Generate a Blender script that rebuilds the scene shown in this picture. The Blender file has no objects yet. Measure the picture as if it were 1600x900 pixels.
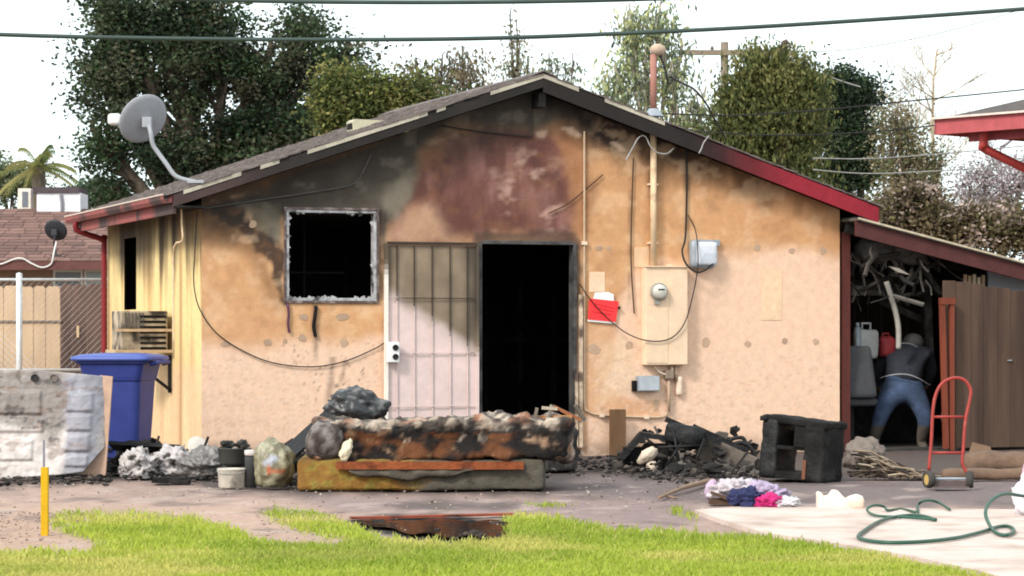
import bpy, bmesh, math, random
import numpy as np
from mathutils import Vector, Matrix, noise

# ------------------------------------------------------------------ camera, sky, sun, exposure
FPX, CAMH, YH = 4100.0, 1.25, 518.0          # focal length in photo pixels, camera height, horizon row
scene = bpy.context.scene
COL = scene.collection
cam_d = bpy.data.cameras.new('camera'); cam = bpy.data.objects.new('camera', cam_d); COL.objects.link(cam)
cam.location = (0, 0, CAMH); cam.rotation_euler = (math.radians(90), 0, 0)
cam_d.sensor_width = 36.0; cam_d.lens = 36.0*FPX/1600.0; cam_d.shift_y = (YH-450.0)/1600.0
cam_d.clip_start = 0.1; cam_d.clip_end = 3000
scene.camera = cam
scene.cycles.filter_width = 1.9
SUN_EL = math.radians(38); SUN_AZ = math.atan2(-0.62, -0.78)
world = bpy.data.worlds.new('World'); scene.world = world; world.use_nodes = True
nt = world.node_tree
sky = nt.nodes.new('ShaderNodeTexSky'); sky.sky_type = 'NISHITA'; sky.sun_disc = False
sky.sun_elevation = SUN_EL; sky.sun_rotation = SUN_AZ
sky.air_density = 1.0; sky.dust_density = 6.0; sky.ozone_density = 1.0
veil = nt.nodes.new('ShaderNodeMix'); veil.data_type = 'RGBA'; veil.inputs[0].default_value = 0.75     # thin even cloud over the clear sky
nt.links.new(sky.outputs[0], veil.inputs[6]); veil.inputs[7].default_value = (9.0, 10.2, 10.4, 1)
bgn = nt.nodes['Background']; nt.links.new(veil.outputs[2], bgn.inputs[0]); bgn.inputs[1].default_value = 0.14
sd = bpy.data.lights.new('sun', 'SUN'); sd.energy = 2.2; sd.angle = math.radians(10); sd.color = (1.0, 0.96, 0.90)
so = bpy.data.objects.new('sun', sd); COL.objects.link(so)
tosun = Vector((math.sin(SUN_AZ)*math.cos(SUN_EL), math.cos(SUN_AZ)*math.cos(SUN_EL), math.sin(SUN_EL)))
so.rotation_euler = tosun.to_track_quat('Z', 'Y').to_euler(); so.location = (-20, -25, 30)
vs = scene.view_settings
vs.view_transform = 'Standard'; vs.look = 'None'; vs.gamma = 1.0; vs.use_curve_mapping = False; vs.exposure = 0.5

# ------------------------------------------------------------------ helpers
R = random.Random(7)
def lin(r, g, b, k=0.8):
    def f(c):
        c /= 255.0
        return c/12.92 if c <= 0.04045 else ((c+0.055)/1.055)**2.4
    return (f(r)*k, f(g)*k, f(b)*k)

def P(px, py, d):                     # a point seen at photo pixel (px,py), d metres away
    return Vector(((px-800)/FPX*d, d, CAMH+(YH-py)/FPX*d))
def G(px, py, z=0.0):                 # the ground point seen at a photo pixel
    d = (CAMH-z)*FPX/(py-YH)
    return Vector(((px-800)/FPX*d, d, z))
def gdist(py): return CAMH*FPX/(py-YH)

TH = math.radians(20.0); CT, ST = math.cos(TH), math.sin(TH)
HC = Vector((-485.0/FPX*25.3, 25.3, 0))
HM = Matrix.Translation(HC) @ Matrix.Rotation(TH, 4, 'Z')
def uw(px, py, v=0.0):                # photo pixel -> house coordinates on the plane v of the front wall
    k = (px-800)/FPX
    u = (k*(HC.y+v*CT)-HC.x+v*ST)/(CT-k*ST)
    return Vector((u, v, CAMH+(YH-py)/FPX*(HC.y+u*ST+v*CT)))
def sw(px, py, u=0.0):                # the same on the plane u of the side wall
    k = (px-800)/FPX
    v = (HC.x+u*CT-k*(HC.y+u*ST))/(ST+k*CT)
    return Vector((u, v, CAMH+(YH-py)/FPX*(HC.y+u*ST+v*CT)))
def proj(xyz):                        # world Nx3 -> photo pixels
    return 800+xyz[:, 0]/xyz[:, 1]*FPX, YH-(xyz[:, 2]-CAMH)/xyz[:, 1]*FPX
HMn = np.array(HM)
def hworld(a): return a@HMn[:3, :3].T+HMn[:3, 3]

# value noise on numpy arrays
def _h(ix, iy, s):
    n = (ix.astype(np.int64)*374761393+iy.astype(np.int64)*668265263+s*2147483647) & 0xffffffff
    n = ((n ^ (n >> 13))*1274126177) & 0xffffffff
    return ((n ^ (n >> 16)) & 0xffff)/65535.0
def vnoise(x, y, s=0):
    ix, iy = np.floor(x), np.floor(y); fx, fy = x-ix, y-iy
    fx = fx*fx*(3-2*fx); fy = fy*fy*(3-2*fy)
    a, b, c, d = _h(ix, iy, s), _h(ix+1, iy, s), _h(ix, iy+1, s), _h(ix+1, iy+1, s)
    return (a*(1-fx)+b*fx)*(1-fy)+(c*(1-fx)+d*fx)*fy
def fbm(x, y, s=0, o=4):
    t = 0*x; a = 0.5
    for i in range(o):
        t = t+a*vnoise(x*2**i, y*2**i, s+i*17); a *= 0.5
    return t/(1-0.5**o)
def sstep(x, a, b):
    t = np.clip((x-a)/(b-a), 0, 1); return t*t*(3-2*t)
def sdist(px, py, poly):              # signed distance to a polygon, positive inside
    inside = np.zeros(px.shape, bool); dmin = np.full(px.shape, 1e9)
    n = len(poly)
    for i in range(n):
        x1, y1 = poly[i]; x2, y2 = poly[(i+1) % n]
        if y1 != y2:
            c = ((y1 > py) != (y2 > py)) & (px < (x2-x1)*(py-y1)/(y2-y1)+x1); inside ^= c
        dx, dy = x2-x1, y2-y1
        t = np.clip(((px-x1)*dx+(py-y1)*dy)/(dx*dx+dy*dy+1e-9), 0, 1)
        dmin = np.minimum(dmin, np.hypot(px-x1-t*dx, py-y1-t*dy))
    return np.where(inside, dmin, -dmin)
def pmask(px, py, poly, soft=10, wob=10, sc=40.0, seed=0):
    d = sdist(px, py, poly)+(fbm(px/sc, py/sc, seed, 6)-0.5)*2.4*wob
    return sstep(d, -soft, soft)
def lerp(c, col, m): return c*(1-m[:, None])+np.array(col)[None, :]*m[:, None]

# ------------------------------------------------------------------ materials
MATS = {}
def mat(name, col=None, rough=0.8, vary=0.25, scale=6.0, bump=0.0, bscale=60.0, metal=0.0, col2=None, spec=0.3, stretch=(1, 1, 1), c2amt=(0.45, 0.6), trans=0.0):
    """plain procedural material; col None takes the colours of the mesh attribute Col"""
    if name in MATS: return MATS[name]
    m = bpy.data.materials.new(name); m.use_nodes = True; n = m.node_tree; L = n.links
    b = n.nodes['Principled BSDF']
    b.inputs['Roughness'].default_value = rough; b.inputs['Metallic'].default_value = metal
    b.inputs['Specular IOR Level'].default_value = spec
    tc = n.nodes.new('ShaderNodeTexCoord'); mp = n.nodes.new('ShaderNodeMapping')
    mp.inputs['Scale'].default_value = stretch; L.new(tc.outputs['Object'], mp.inputs[0])
    if col is None:
        at = n.nodes.new('ShaderNodeAttribute'); at.attribute_name = 'Col'; src = at.outputs['Color']
    else:
        rg = n.nodes.new('ShaderNodeRGB'); rg.outputs[0].default_value = (*col, 1); src = rg.outputs[0]
    if col2 is not None:
        t = n.nodes.new('ShaderNodeTexNoise'); t.inputs['Scale'].default_value = scale*0.6; t.inputs['Detail'].default_value = 6
        L.new(mp.outputs[0], t.inputs['Vector'])
        r = n.nodes.new('ShaderNodeMapRange'); r.inputs[1].default_value = c2amt[0]; r.inputs[2].default_value = c2amt[1]
        L.new(t.outputs[0], r.inputs[0])
        x = n.nodes.new('ShaderNodeMix'); x.data_type = 'RGBA'; L.new(r.outputs[0], x.inputs[0]); L.new(src, x.inputs[6])
        x.inputs[7].default_value = (*col2, 1); src = x.outputs[2]
    if vary > 0:
        t = n.nodes.new('ShaderNodeTexNoise'); t.inputs['Scale'].default_value = scale; t.inputs['Detail'].default_value = 8
        t.inputs['Roughness'].default_value = 0.65
        L.new(mp.outputs[0], t.inputs['Vector'])
        r = n.nodes.new('ShaderNodeMapRange'); r.inputs[1].default_value = 0.3; r.inputs[2].default_value = 0.7
        r.inputs[3].default_value = 1-vary; r.inputs[4].default_value = 1+vary*0.5
        L.new(t.outputs[0], r.inputs[0])
        x = n.nodes.new('ShaderNodeVectorMath'); x.operation = 'SCALE'; L.new(src, x.inputs[0]); L.new(r.outputs[0], x.inputs['Scale']); src = x.outputs[0]
    L.new(src, b.inputs['Base Color'])
    if bump > 0:
        t = n.nodes.new('ShaderNodeTexNoise'); t.inputs['Scale'].default_value = bscale; t.inputs['Detail'].default_value = 5
        L.new(mp.outputs[0], t.inputs['Vector'])
        bp = n.nodes.new('ShaderNodeBump'); bp.inputs['Strength'].default_value = bump; bp.inputs['Distance'].default_value = 0.02
        L.new(t.outputs[0], bp.inputs['Height']); L.new(bp.outputs[0], b.inputs['Normal'])
    if trans > 0:
        tr = n.nodes.new('ShaderNodeBsdfTranslucent'); L.new(src, tr.inputs[0])
        ms = n.nodes.new('ShaderNodeMixShader'); ms.inputs[0].default_value = trans
        L.new(b.outputs[0], ms.inputs[1]); L.new(tr.outputs[0], ms.inputs[2]); L.new(ms.outputs[0], n.nodes['Material Output'].inputs[0])
    MATS[name] = m; return m

M_CHAR = mat('char', (0.010, 0.009, 0.009), 0.85, 0.5, 9, 0.6, 30, col2=(0.034, 0.031, 0.029), c2amt=(0.5, 0.75), spec=.2)
M_CHARSH = mat('char_glossy', (0.010, 0.0095, 0.010), 0.55, 0.4, 8, 0.5, 25, col2=(0.036, 0.033, 0.031), c2amt=(0.52, 0.75), spec=0.25)
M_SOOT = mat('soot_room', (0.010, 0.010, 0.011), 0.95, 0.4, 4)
M_ATTR = mat('painted_surface', None, 0.85, 0.18, 9, 0.25, 50)
M_ATTRF = mat('fabric_surface', None, 0.95, 0.25, 14, 0.5, 45)
M_LEAF = mat('leaves', None, 0.7, 0.0, trans=0.42, spec=.15)
M_STUCCO = mat('stucco', None, 0.93, 0.14, 12, 0.32, 75)
M_WIREB = mat('black_cable', (0.015, 0.014, 0.014), 0.6, 0.3, 20)
M_WIREG = mat('grey_wire', (0.35, 0.34, 0.33), 0.5, 0.3, 20)
M_GALV = mat('galvanised', (0.62, 0.63, 0.64), 0.45, 0.2, 10, metal=0.3)
M_CREAM = mat('cream_paint', lin(246, 214, 182), 0.55, 0.12, 8, 0.05, 30)
M_GREYM = mat('grey_metal', (0.30, 0.33, 0.37), 0.5, 0.2, 8, metal=0.2)
M_REDP = mat('red_trim_paint', lin(138, 40, 48), 0.6, 0.25, 8, 0.1, 30)
M_WHITE = mat('white_plastic', (0.75, 0.74, 0.72), 0.5, 0.08, 10)
M_BARK = mat('bark', (0.11, 0.085, 0.065), 0.95, 0.4, 8, 0.6, 18, stretch=(1, 1, 0.25))

# ------------------------------------------------------------------ mesh building
_ico = {}
def ico(sub):
    if sub not in _ico:
        bm = bmesh.new(); bmesh.ops.create_icosphere(bm, subdivisions=sub, radius=1)
        _ico[sub] = ([v.co.copy() for v in bm.verts], [[v.index for v in f.verts] for f in bm.faces]); bm.free()
    return _ico[sub]
class MB:
    def __init__(s, col=None): s.v = []; s.f = []; s.c = []; s.col = col
    def add(s, vs_, fs_, col=None):
        o = len(s.v); s.v += [tuple(v) for v in vs_]; s.f += [[i+o for i in f] for f in fs_]
        c = col or s.col or (0.5, 0.5, 0.5)
        if isinstance(c, list): s.c += c
        else: s.c += [c]*len(vs_)
        return s
    def box(s, c, d, rot=None, col=None, taper=1.0):
        vs_ = []
        for z in (-.5, .5):
            k = taper if z > 0 else 1.0
            for x, y in ((-.5, -.5), (.5, -.5), (.5, .5), (-.5, .5)): vs_.append(Vector((x*d[0]*k, y*d[1]*k, z*d[2])))
        if rot is not None: vs_ = [rot @ v for v in vs_]
        return s.add([v+Vector(c) for v in vs_], [(3, 2, 1, 0), (4, 5, 6, 7), (0, 1, 5, 4), (1, 2, 6, 5), (2, 3, 7, 6), (3, 0, 4, 7)], col)
    def bar(s, a, b, w, h, up=Vector((0, 0, 1)), col=None):     # box from a to b
        a, b = Vector(a), Vector(b); d = (b-a); l = d.length; d.normalize()
        x = d.cross(up); x = x.normalized() if x.length > 1e-5 else Vector((1, 0, 0)); y = x.cross(d)
        rot = Matrix((x, d, y)).transposed()
        return s.box((a+b)/2, (w, l, h), rot, col)
    def tube(s, pts, r, seg=7, col=None, cap=True):
        pts = [Vector(p) for p in pts]; n = len(pts)
        rs = r if isinstance(r, (list, tuple)) else [r]*n
        vs_ = []; fs_ = []; ref = None
        for i, p in enumerate(pts):
            t = (pts[min(i+1, n-1)]-pts[max(i-1, 0)])
            t = t.normalized() if t.length > 1e-9 else Vector((0, 0, 1))
            if ref is None:
                ref = t.cross(Vector((0, 0, 1))) if abs(t.z) < 0.9 else t.cross(Vector((1, 0, 0)))
            ref = ref-t*ref.dot(t); ref.normalize(); q = t.cross(ref)
            for k in range(seg):
                a = 2*math.pi*k/seg; vs_.append(p+(ref*math.cos(a)+q*math.sin(a))*rs[i])
        for i in range(n-1):
            for k in range(seg):
                fs_.append((i*seg+k, i*seg+(k+1) % seg, (i+1)*seg+(k+1) % seg, (i+1)*seg+k))
        if cap: fs_.append(tuple(range(seg-1, -1, -1))); fs_.append(tuple((n-1)*seg+k for k in range(seg)))
        return s.add(vs_, fs_, col)
    def lathe(s, prof, seg=24, M=None, col=None):
        M = M or Matrix.Identity(4); vs_ = []; fs_ = []
        for r, z in prof:
            for k in range(seg):
                a = 2*math.pi*k/seg; vs_.append(M @ Vector((r*math.cos(a), r*math.sin(a), z)))
        for i in range(len(prof)-1):
            for k in range(seg): fs_.append((i*seg+k, i*seg+(k+1) % seg, (i+1)*seg+(k+1) % seg, (i+1)*seg+k))
        return s.add(vs_, fs_, col)
    def prism(s, pts, off, col=None):       # flat outline pushed along off
        n = len(pts); p = [Vector(q) for q in pts]; off = Vector(off)
        vs_ = p+[q+off for q in p]
        fs_ = [tuple(range(n-1, -1, -1)), tuple(range(n, 2*n))]+[(i, (i+1) % n, n+(i+1) % n, n+i) for i in range(n)]
        return s.add(vs_, fs_, col)
    def blob(s, c, r, seed=0, amp=0.25, fr=2.0, sub=3, ridge=False, flat=None, col=None, rot=None):
        vs_, fs_ = ico(sub); out = []; c = Vector(c)
        for v in vs_:
            q = v*fr+Vector((seed*3.7, seed*1.9, seed*5.3))
            n = noise.fractal(q, 0.9, 2.1, 4)
            if ridge:                                  # soft folds with a few sharp creases
                w_ = noise.noise_vector(q*.7)*.6; q2 = Vector((q.x*.75, q.y*.75, q.z*1.1))+w_
                n = .75*noise.noise(q2*.9)+.9*(.45-abs(noise.noise(q2*1.5+Vector((5, 1, 2)))))+.35*(.4-abs(noise.noise(q2*3.4)))+.12*noise.noise(q2*8)
            p = v*(1+amp*n); p = Vector((p.x*r[0], p.y*r[1], p.z*r[2]))
            if rot is not None: p = rot @ p
            p = p+c
            if flat is not None and p.z < flat: p.z = flat+(p.z-flat)*0.02
            out.append(p)
        if callable(col): col = [col(p-c) for p in out]
        return s.add(out, fs_, col)
    def lump(s, c, d, seg=(20, 8, 6), rnd=0.05, amp=0.02, fr=3.0, seed=0, col=None, rot=None, shape=None):
        """rounded, uneven box: surface grid of a box pulled in at the edges and pushed by noise"""
        vs_ = []; idx = {}; fs_ = []
        nx, ny, nz = seg
        def vid(i, j, k):
            key = (i, j, k)
            if key not in idx:
                p = Vector((i/nx-.5, j/ny-.5, k/nz-.5)); q = Vector((p.x*d[0], p.y*d[1], p.z*d[2]))
                h = Vector((d[0]/2-rnd, d[1]/2-rnd, d[2]/2-rnd))
                inn = Vector((max(-h.x, min(h.x, q.x)), max(-h.y, min(h.y, q.y)), max(-h.z, min(h.z, q.z))))
                e = q-inn
                if e.length > 1e-6: q = inn+e.normalized()*rnd
                nrm = e.normalized() if e.length > 1e-6 else Vector((0, 0, 1))
                q = q+nrm*amp*noise.fractal(q*fr+Vector((seed*9.1, seed*2.3, 0)), 0.9, 2.1, 4)
                if shape: q = shape(q)
                idx[key] = len(vs_); vs_.append(q)
            return idx[key]
        for i in range(nx):
            for j in range(ny):
                fs_.append((vid(i, j, 0), vid(i, j+1, 0), vid(i+1, j+1, 0), vid(i+1, j, 0)))
                fs_.append((vid(i, j, nz), vid(i+1, j, nz), vid(i+1, j+1, nz), vid(i, j+1, nz)))
        for i in range(nx):
            for k in range(nz):
                fs_.append((vid(i, 0, k), vid(i+1, 0, k), vid(i+1, 0, k+1), vid(i, 0, k+1)))
                fs_.append((vid(i, ny, k), vid(i, ny, k+1), vid(i+1, ny, k+1), vid(i+1, ny, k)))
        for j in range(ny):
            for k in range(nz):
                fs_.append((vid(0, j, k), vid(0, j, k+1), vid(0, j+1, k+1), vid(0, j+1, k)))
                fs_.append((vid(nx, j, k), vid(nx, j+1, k), vid(nx, j+1, k+1), vid(nx, j, k+1)))
        if callable(col): col = [col(v) for v in vs_]
        if rot is not None: vs_ = [rot @ v for v in vs_]
        return s.add([v+Vector(c) for v in vs_], fs_, col)
    def build(s, name, m, parent=None, smooth=False, bevel=0.0, matrix=None):
        me = bpy.data.meshes.new(name); me.from_pydata(s.v, [], s.f)
        a = me.color_attributes.new('Col', 'FLOAT_COLOR', 'POINT')
        a.data.foreach_set('color', np.array([(*c, 1) for c in s.c], dtype=np.float32).ravel())
        me.materials.append(m)
        if smooth: me.shade_smooth()
        o = bpy.data.objects.new(name, me); COL.objects.link(o)
        if parent is not None: o.parent = parent
        if matrix is not None: o.matrix_world = matrix
        if bevel > 0:
            b = o.modifiers.new('bevel', 'BEVEL'); b.width = bevel; b.segments = 2; b.limit_method = 'ANGLE'
        return o
def npmesh(name, v, f, m, col=None, parent=None, smooth=False):
    me = bpy.data.meshes.new(name); nf, k = f.shape
    me.vertices.add(len(v)); me.vertices.foreach_set('co', v.astype(np.float32).ravel())
    me.loops.add(nf*k); me.loops.foreach_set('vertex_index', f.astype(np.int32).ravel())
    me.polygons.add(nf); me.polygons.foreach_set('loop_start', np.arange(0, nf*k, k, dtype=np.int32))
    me.update(calc_edges=True)
    if col is not None:
        a = me.color_attributes.new('Col', 'FLOAT_COLOR', 'POINT')
        a.data.foreach_set('color', np.concatenate([col, np.ones((len(col), 1))], 1).astype(np.float32).ravel())
    me.materials.append(m)
    if smooth: me.shade_smooth()
    o = bpy.data.objects.new(name, me); COL.objects.link(o)
    if parent is not None: o.parent = parent
    return o
def tag(o, label, cat, group=None):
    o['label'] = label; o['category'] = cat
    if group: o['group'] = group
    return o
def thing(name, label, cat, loc=(0, 0, 0), rotz=0, group=None, house=None):
    o = bpy.data.objects.new(name, None); COL.objects.link(o); o.empty_display_size = 0.1
    if house is not None: o.matrix_world = HM @ Matrix.Translation(house)
    else: o.location = loc; o.rotation_euler = (0, 0, rotz)
    return tag(o, label, cat, group)
def rotm(axis, deg): return Matrix.Rotation(math.radians(deg), 3, axis)
def smoothpts(pts, n=6):               # Catmull-Rom through points
    p = [Vector(q) for q in pts]; out = []
    for i in range(len(p)-1):
        a, b, c, d = p[max(i-1, 0)], p[i], p[i+1], p[min(i+2, len(p)-1)]
        for k in range(n):
            t = k/n
            out.append(0.5*((2*b)+(c-a)*t+(2*a-5*b+4*c-d)*t*t+(3*b-a-3*c+d)*t**3))
    out.append(p[-1]); return out
# ------------------------------------------------------------------ ground
GRASS = [[(-400, 868), (0, 866), (60, 860), (130, 862), (165, 852), (140, 838), (100, 828), (70, 812), (90, 803), (180, 800), (260, 806), (330, 814), (372, 828), (400, 842), (520, 854), (545, 842), (470, 828), (425, 812), (408, 799), (440, 794), (500, 800), (548, 818), (600, 838), (690, 846), (770, 842), (772, 818), (800, 806), (850, 806), (905, 818), (960, 824), (1070, 830), (1190, 838), (1260, 848), (1330, 858), (1420, 874), (1530, 897), (1700, 940), (3600, 1700), (-2600, 1700)]]
TUFT = [[(1045, 798), (1060, 794), (1092, 806), (1085, 812)], [(820, 787), (870, 784), (900, 788), (860, 792)]]
CONC = [(1085, 800), (1150, 795), (1400, 797), (1640, 800), (2200, 808), (3600, 1700), (1900, 1000), (1540, 899), (1425, 873), (1335, 857), (1262, 846), (1195, 836), (1135, 818)]
PUD = [(556, 816), (600, 812), (640, 815), (690, 811), (735, 816), (770, 813), (800, 820), (786, 828), (798, 838), (765, 845), (735, 838), (700, 842), (668, 834), (640, 836), (610, 826), (580, 824)]
def grid_axis(a, lo, hi, step, b, g=1.35):
    mid = list(np.arange(lo, hi+1e-6, step)); l = []; r = []; s = step; x = lo
    while x > a: s *= g; x -= s; l.append(x)
    s = step; x = mid[-1]
    while x < b: s *= g; x += s; r.append(x)
    return np.array(l[::-1]+mid+r)
def gpaint(px, py):
    c = np.tile(np.array(lin(168, 142, 130)), (len(px), 1))
    n = fbm(px/60, py/16, 3); n2 = fbm(px/14, py/5, 5)
    c *= (0.78+0.5*n)[:, None]*(0.85+0.3*n2)[:, None]
    c = lerp(c, lin(186, 152, 130), pmask(px, py, [(-300, 790), (120, 796), (170, 850), (60, 866), (-300, 880)], 12, 8, 40, 8)*0.7)
    c = lerp(c, lin(108, 97, 98), pmask(px, py, [(820, 735), (1250, 742), (1700, 745), (1700, 788), (1380, 792), (1150, 792), (960, 775), (840, 772)], 12, 9, 60, 9)*0.85)
    c = lerp(c, lin(138, 118, 117), pmask(px, py, [(480, 772), (1050, 778), (1100, 800), (1060, 826), (900, 816), (780, 806), (640, 800), (500, 792)], 14, 8, 50, 10)*0.8)
    c = lerp(c, lin(72, 64, 62), pmask(px, py, [(-300, 690), (1800, 690), (1800, 742), (1200, 748), (900, 742), (850, 772), (450, 772), (380, 764), (200, 752), (-300, 756)], 9, 9, 50, 11)*0.9)
    c = lerp(c, lin(88, 76, 72), pmask(px, py, [(600, 786), (690, 780), (820, 784), (800, 792), (690, 797), (640, 794)], 6, 5, 30, 12)*0.8)
    c = lerp(c, lin(190, 158, 138), pmask(px, py, [(-200, 786), (430, 784), (560, 800), (540, 860), (380, 842), (60, 806), (-200, 812)], 10, 9, 60, 19)*.6)
    c = lerp(c, lin(104, 88, 86), sstep(fbm(px/70, py/7, 20, 6), .58, .70)*.55); c = lerp(c, lin(196, 174, 164), sstep(-fbm(px/55, py/6, 23, 6), -.40, -.30)*.4*(py > 755))
    g = np.max([pmask(px, py, q, 8, 6, 30, 13) for q in GRASS], axis=0)
    c = lerp(c, lin(150, 150, 66), g*0.8)
    c = lerp(c, lin(38, 32, 30), pmask(px, py, [(540, 812), (600, 800), (700, 802), (790, 812), (806, 830), (775, 850), (690, 848), (600, 832)], 6, 4, 20, 14))
    far = sstep(-py, -690, -650)
    c = lerp(c, lin(150, 135, 115), far)
    return c
xs = grid_axis(-900, -6.4, 7.6, 0.055, 900); ys = grid_axis(-40, 11.5, 27.0, 0.06, 1500)
X, Y = np.meshgrid(xs, ys); X = X.ravel(); Y = Y.ravel()
Z = (fbm(X*1.6, Y*1.6, 21)-0.5)*0.018+(fbm(X*9, Y*9, 22)-0.5)*0.012
near = (np.abs(X) < 9) & (Y > 10) & (Y < 28); Z = np.where(near, Z, 0)-0.012
v = np.stack([X, Y, Z], 1)
Ys = np.maximum(Y, 3.0)
gpx = 800+X/Ys*FPX; gpy = YH+CAMH/Ys*FPX
nx, ny = len(xs), len(ys)
I = (np.arange(ny-1)[:, None]*nx+np.arange(nx-1)[None, :]).ravel()
f = np.stack([I, I+1, I+1+nx, I+nx], 1)
M_DIRT = mat('dirt', None, 0.9, 0.22, 14, 0.6, 40)
ground = npmesh('ground', v, f, M_DIRT, gpaint(gpx, gpy), smooth=True); ground['kind'] = 'structure'

# concrete path, a thin slab
def gpoly(poly, z): return [G(x, y, 0.0)*1.0+Vector((0, 0, z)) for x, y in poly]
mb = MB(lin(246, 226, 208)); pp = gpoly(CONC, 0.016)
bm_ = bmesh.new(); 
fc = bm_.faces.new([bm_.verts.new(p) for p in pp]); 
if fc.normal.z < 0: fc.normal_flip()
ext = bmesh.ops.extrude_face_region(bm_, geom=[fc]); 
for e in ext['geom']:
    if isinstance(e, bmesh.types.BMVert): e.co.z = -0.05
bmesh.ops.triangulate(bm_, faces=bm_.faces[:]); bmesh.ops.recalc_face_normals(bm_, faces=bm_.faces[:])
me = bpy.data.meshes.new('concrete_path'); bm_.to_mesh(me); bm_.free()
M_CONC = mat('concrete', lin(214, 194, 184), 0.9, 0.16, 3.5, 0.25, 60, col2=lin(178, 156, 142), c2amt=(0.48, 0.72))
me.materials.append(M_CONC); o = bpy.data.objects.new('concrete_path', me); COL.objects.link(o); o['kind'] = 'structure'

# puddle of dirty water
M_WATER = mat('dirty_water', (0.014, 0.012, 0.011), 0.05, 0.3, 5, 0.06, 7, spec=0.5)
mb = MB(); q = [G(x, y) for x, y in PUD]; cen = sum(q, Vector())/len(q)
pts = smoothpts(q+[q[0]], 5)[:-1]
mb.add([cen+Vector((0, 0, 0.006))]+[p+Vector((0, 0, 0.006)) for p in pts], [(0, 1+(i+1) % len(pts), 1+i) for i in range(len(pts))])
o = mb.build('puddle', M_WATER); o['kind'] = 'structure'

# grass blades
rng = np.random.default_rng(3)
def blades(x, y, hmin, hmax, wmul=1.0, seed=0):
    r = np.random.default_rng(seed); n = len(x)
    h = r.uniform(hmin, hmax, n)*(0.6+0.8*fbm(x*2.2, y*2.2, 31)); a = r.uniform(0, 2*math.pi, n); w = r.uniform(0.003, 0.0065, n)*wmul
    lean = r.uniform(0.1, 0.9, n)*h; la = r.uniform(0, 2*math.pi, n)
    dx, dy = np.cos(a)*w, np.sin(a)*w
    b = np.stack([x, y, np.full(n, -0.012)], 1)
    p0 = b+np.stack([-dx, -dy, 0*x], 1); p1 = b+np.stack([dx, dy, 0*x], 1)
    m = b+np.stack([np.cos(la)*lean*.35, np.sin(la)*lean*.35, h*.6], 1)
    p2 = m+np.stack([dx*.8, dy*.8, 0*x], 1); p3 = m-np.stack([dx*.8, dy*.8, 0*x], 1)
    t = b+np.stack([np.cos(la)*lean, np.sin(la)*lean, h], 1)
    v = np.stack([p0, p1, p2, p3, t], 1).reshape(-1, 3)
    k = np.arange(n)*5
    f = np.concatenate([np.stack([k, k+1, k+2], 1), np.stack([k, k+2, k+3], 1), np.stack([k+3, k+2, k+4], 1)])
    base = np.array(lin(186, 198, 74)); dry = np.array(lin(222, 206, 126)); dk = np.array(lin(122, 146, 50))
    t1 = fbm(x*1.1, y*1.1, 33)[:, None]; t2 = r.random((n, 1))
    c = base*(1-t2*.35)+dk*t2*.35
    c = c*(1-sstep(t1, .45, .66)*.6)+dry*sstep(t1, .45, .66)*.6
    t3 = fbm(x*.9+7, y*.55, 35)[:, None]; c = c*(1-sstep(t3, .46, .64)*.6)+np.array(lin(138, 160, 52))*sstep(t3, .46, .64)*.6
    c = c*(1-(t2 > .93)*.6)+dry*(t2 > .93)*.6
    return v, f, np.repeat(c, 5, 0)
N = 560000
d_ = 1/np.sqrt(rng.uniform(1/19.2**2, 1/11.2**2, N)); gx_ = (rng.uniform(-1, 1, N))*0.235*d_
bx, by = gx_, d_
ppx, ppy = 800+bx/by*FPX, YH+CAMH/by*FPX
dens = np.max([pmask(ppx, ppy, q, 7, 7, 30, 13) for q in GRASS], axis=0)
dens = np.maximum(dens, 0.8*np.max([pmask(ppx, ppy, q, 3, 3, 20, 15) for q in TUFT], axis=0))
dens *= 1-pmask(ppx, ppy, CONC, 2, 3, 20, 16); dens *= 1-pmask(ppx, ppy, PUD, 2, 2, 20, 17)
dens *= np.clip(0.12+1.55*fbm(bx*1.7, by*1.2, 41, 6), 0, 1)
dens *= 1-0.7*pmask(ppx, ppy, [(150, 855), (300, 858), (420, 862), (330, 868), (200, 866)], 5, 5, 20, 18)
edge = np.clip(np.max([sdist(ppx, ppy, q) for q in GRASS], axis=0)/25, 0, 1)
keep = rng.random(N) < dens*(0.35+0.65*edge)*0.8
v, f, c = blades(bx[keep], by[keep], 0.018, 0.048, 1.0, 5)
M_GRASS = mat('grass', None, 0.6, 0.0, trans=0.35)
o = npmesh('lawn_grass', v, f, M_GRASS, c); o['kind'] = 'stuff'
tag(o, 'patchy bright green lawn grass in front of the dirt yard', 'grass')

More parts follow.
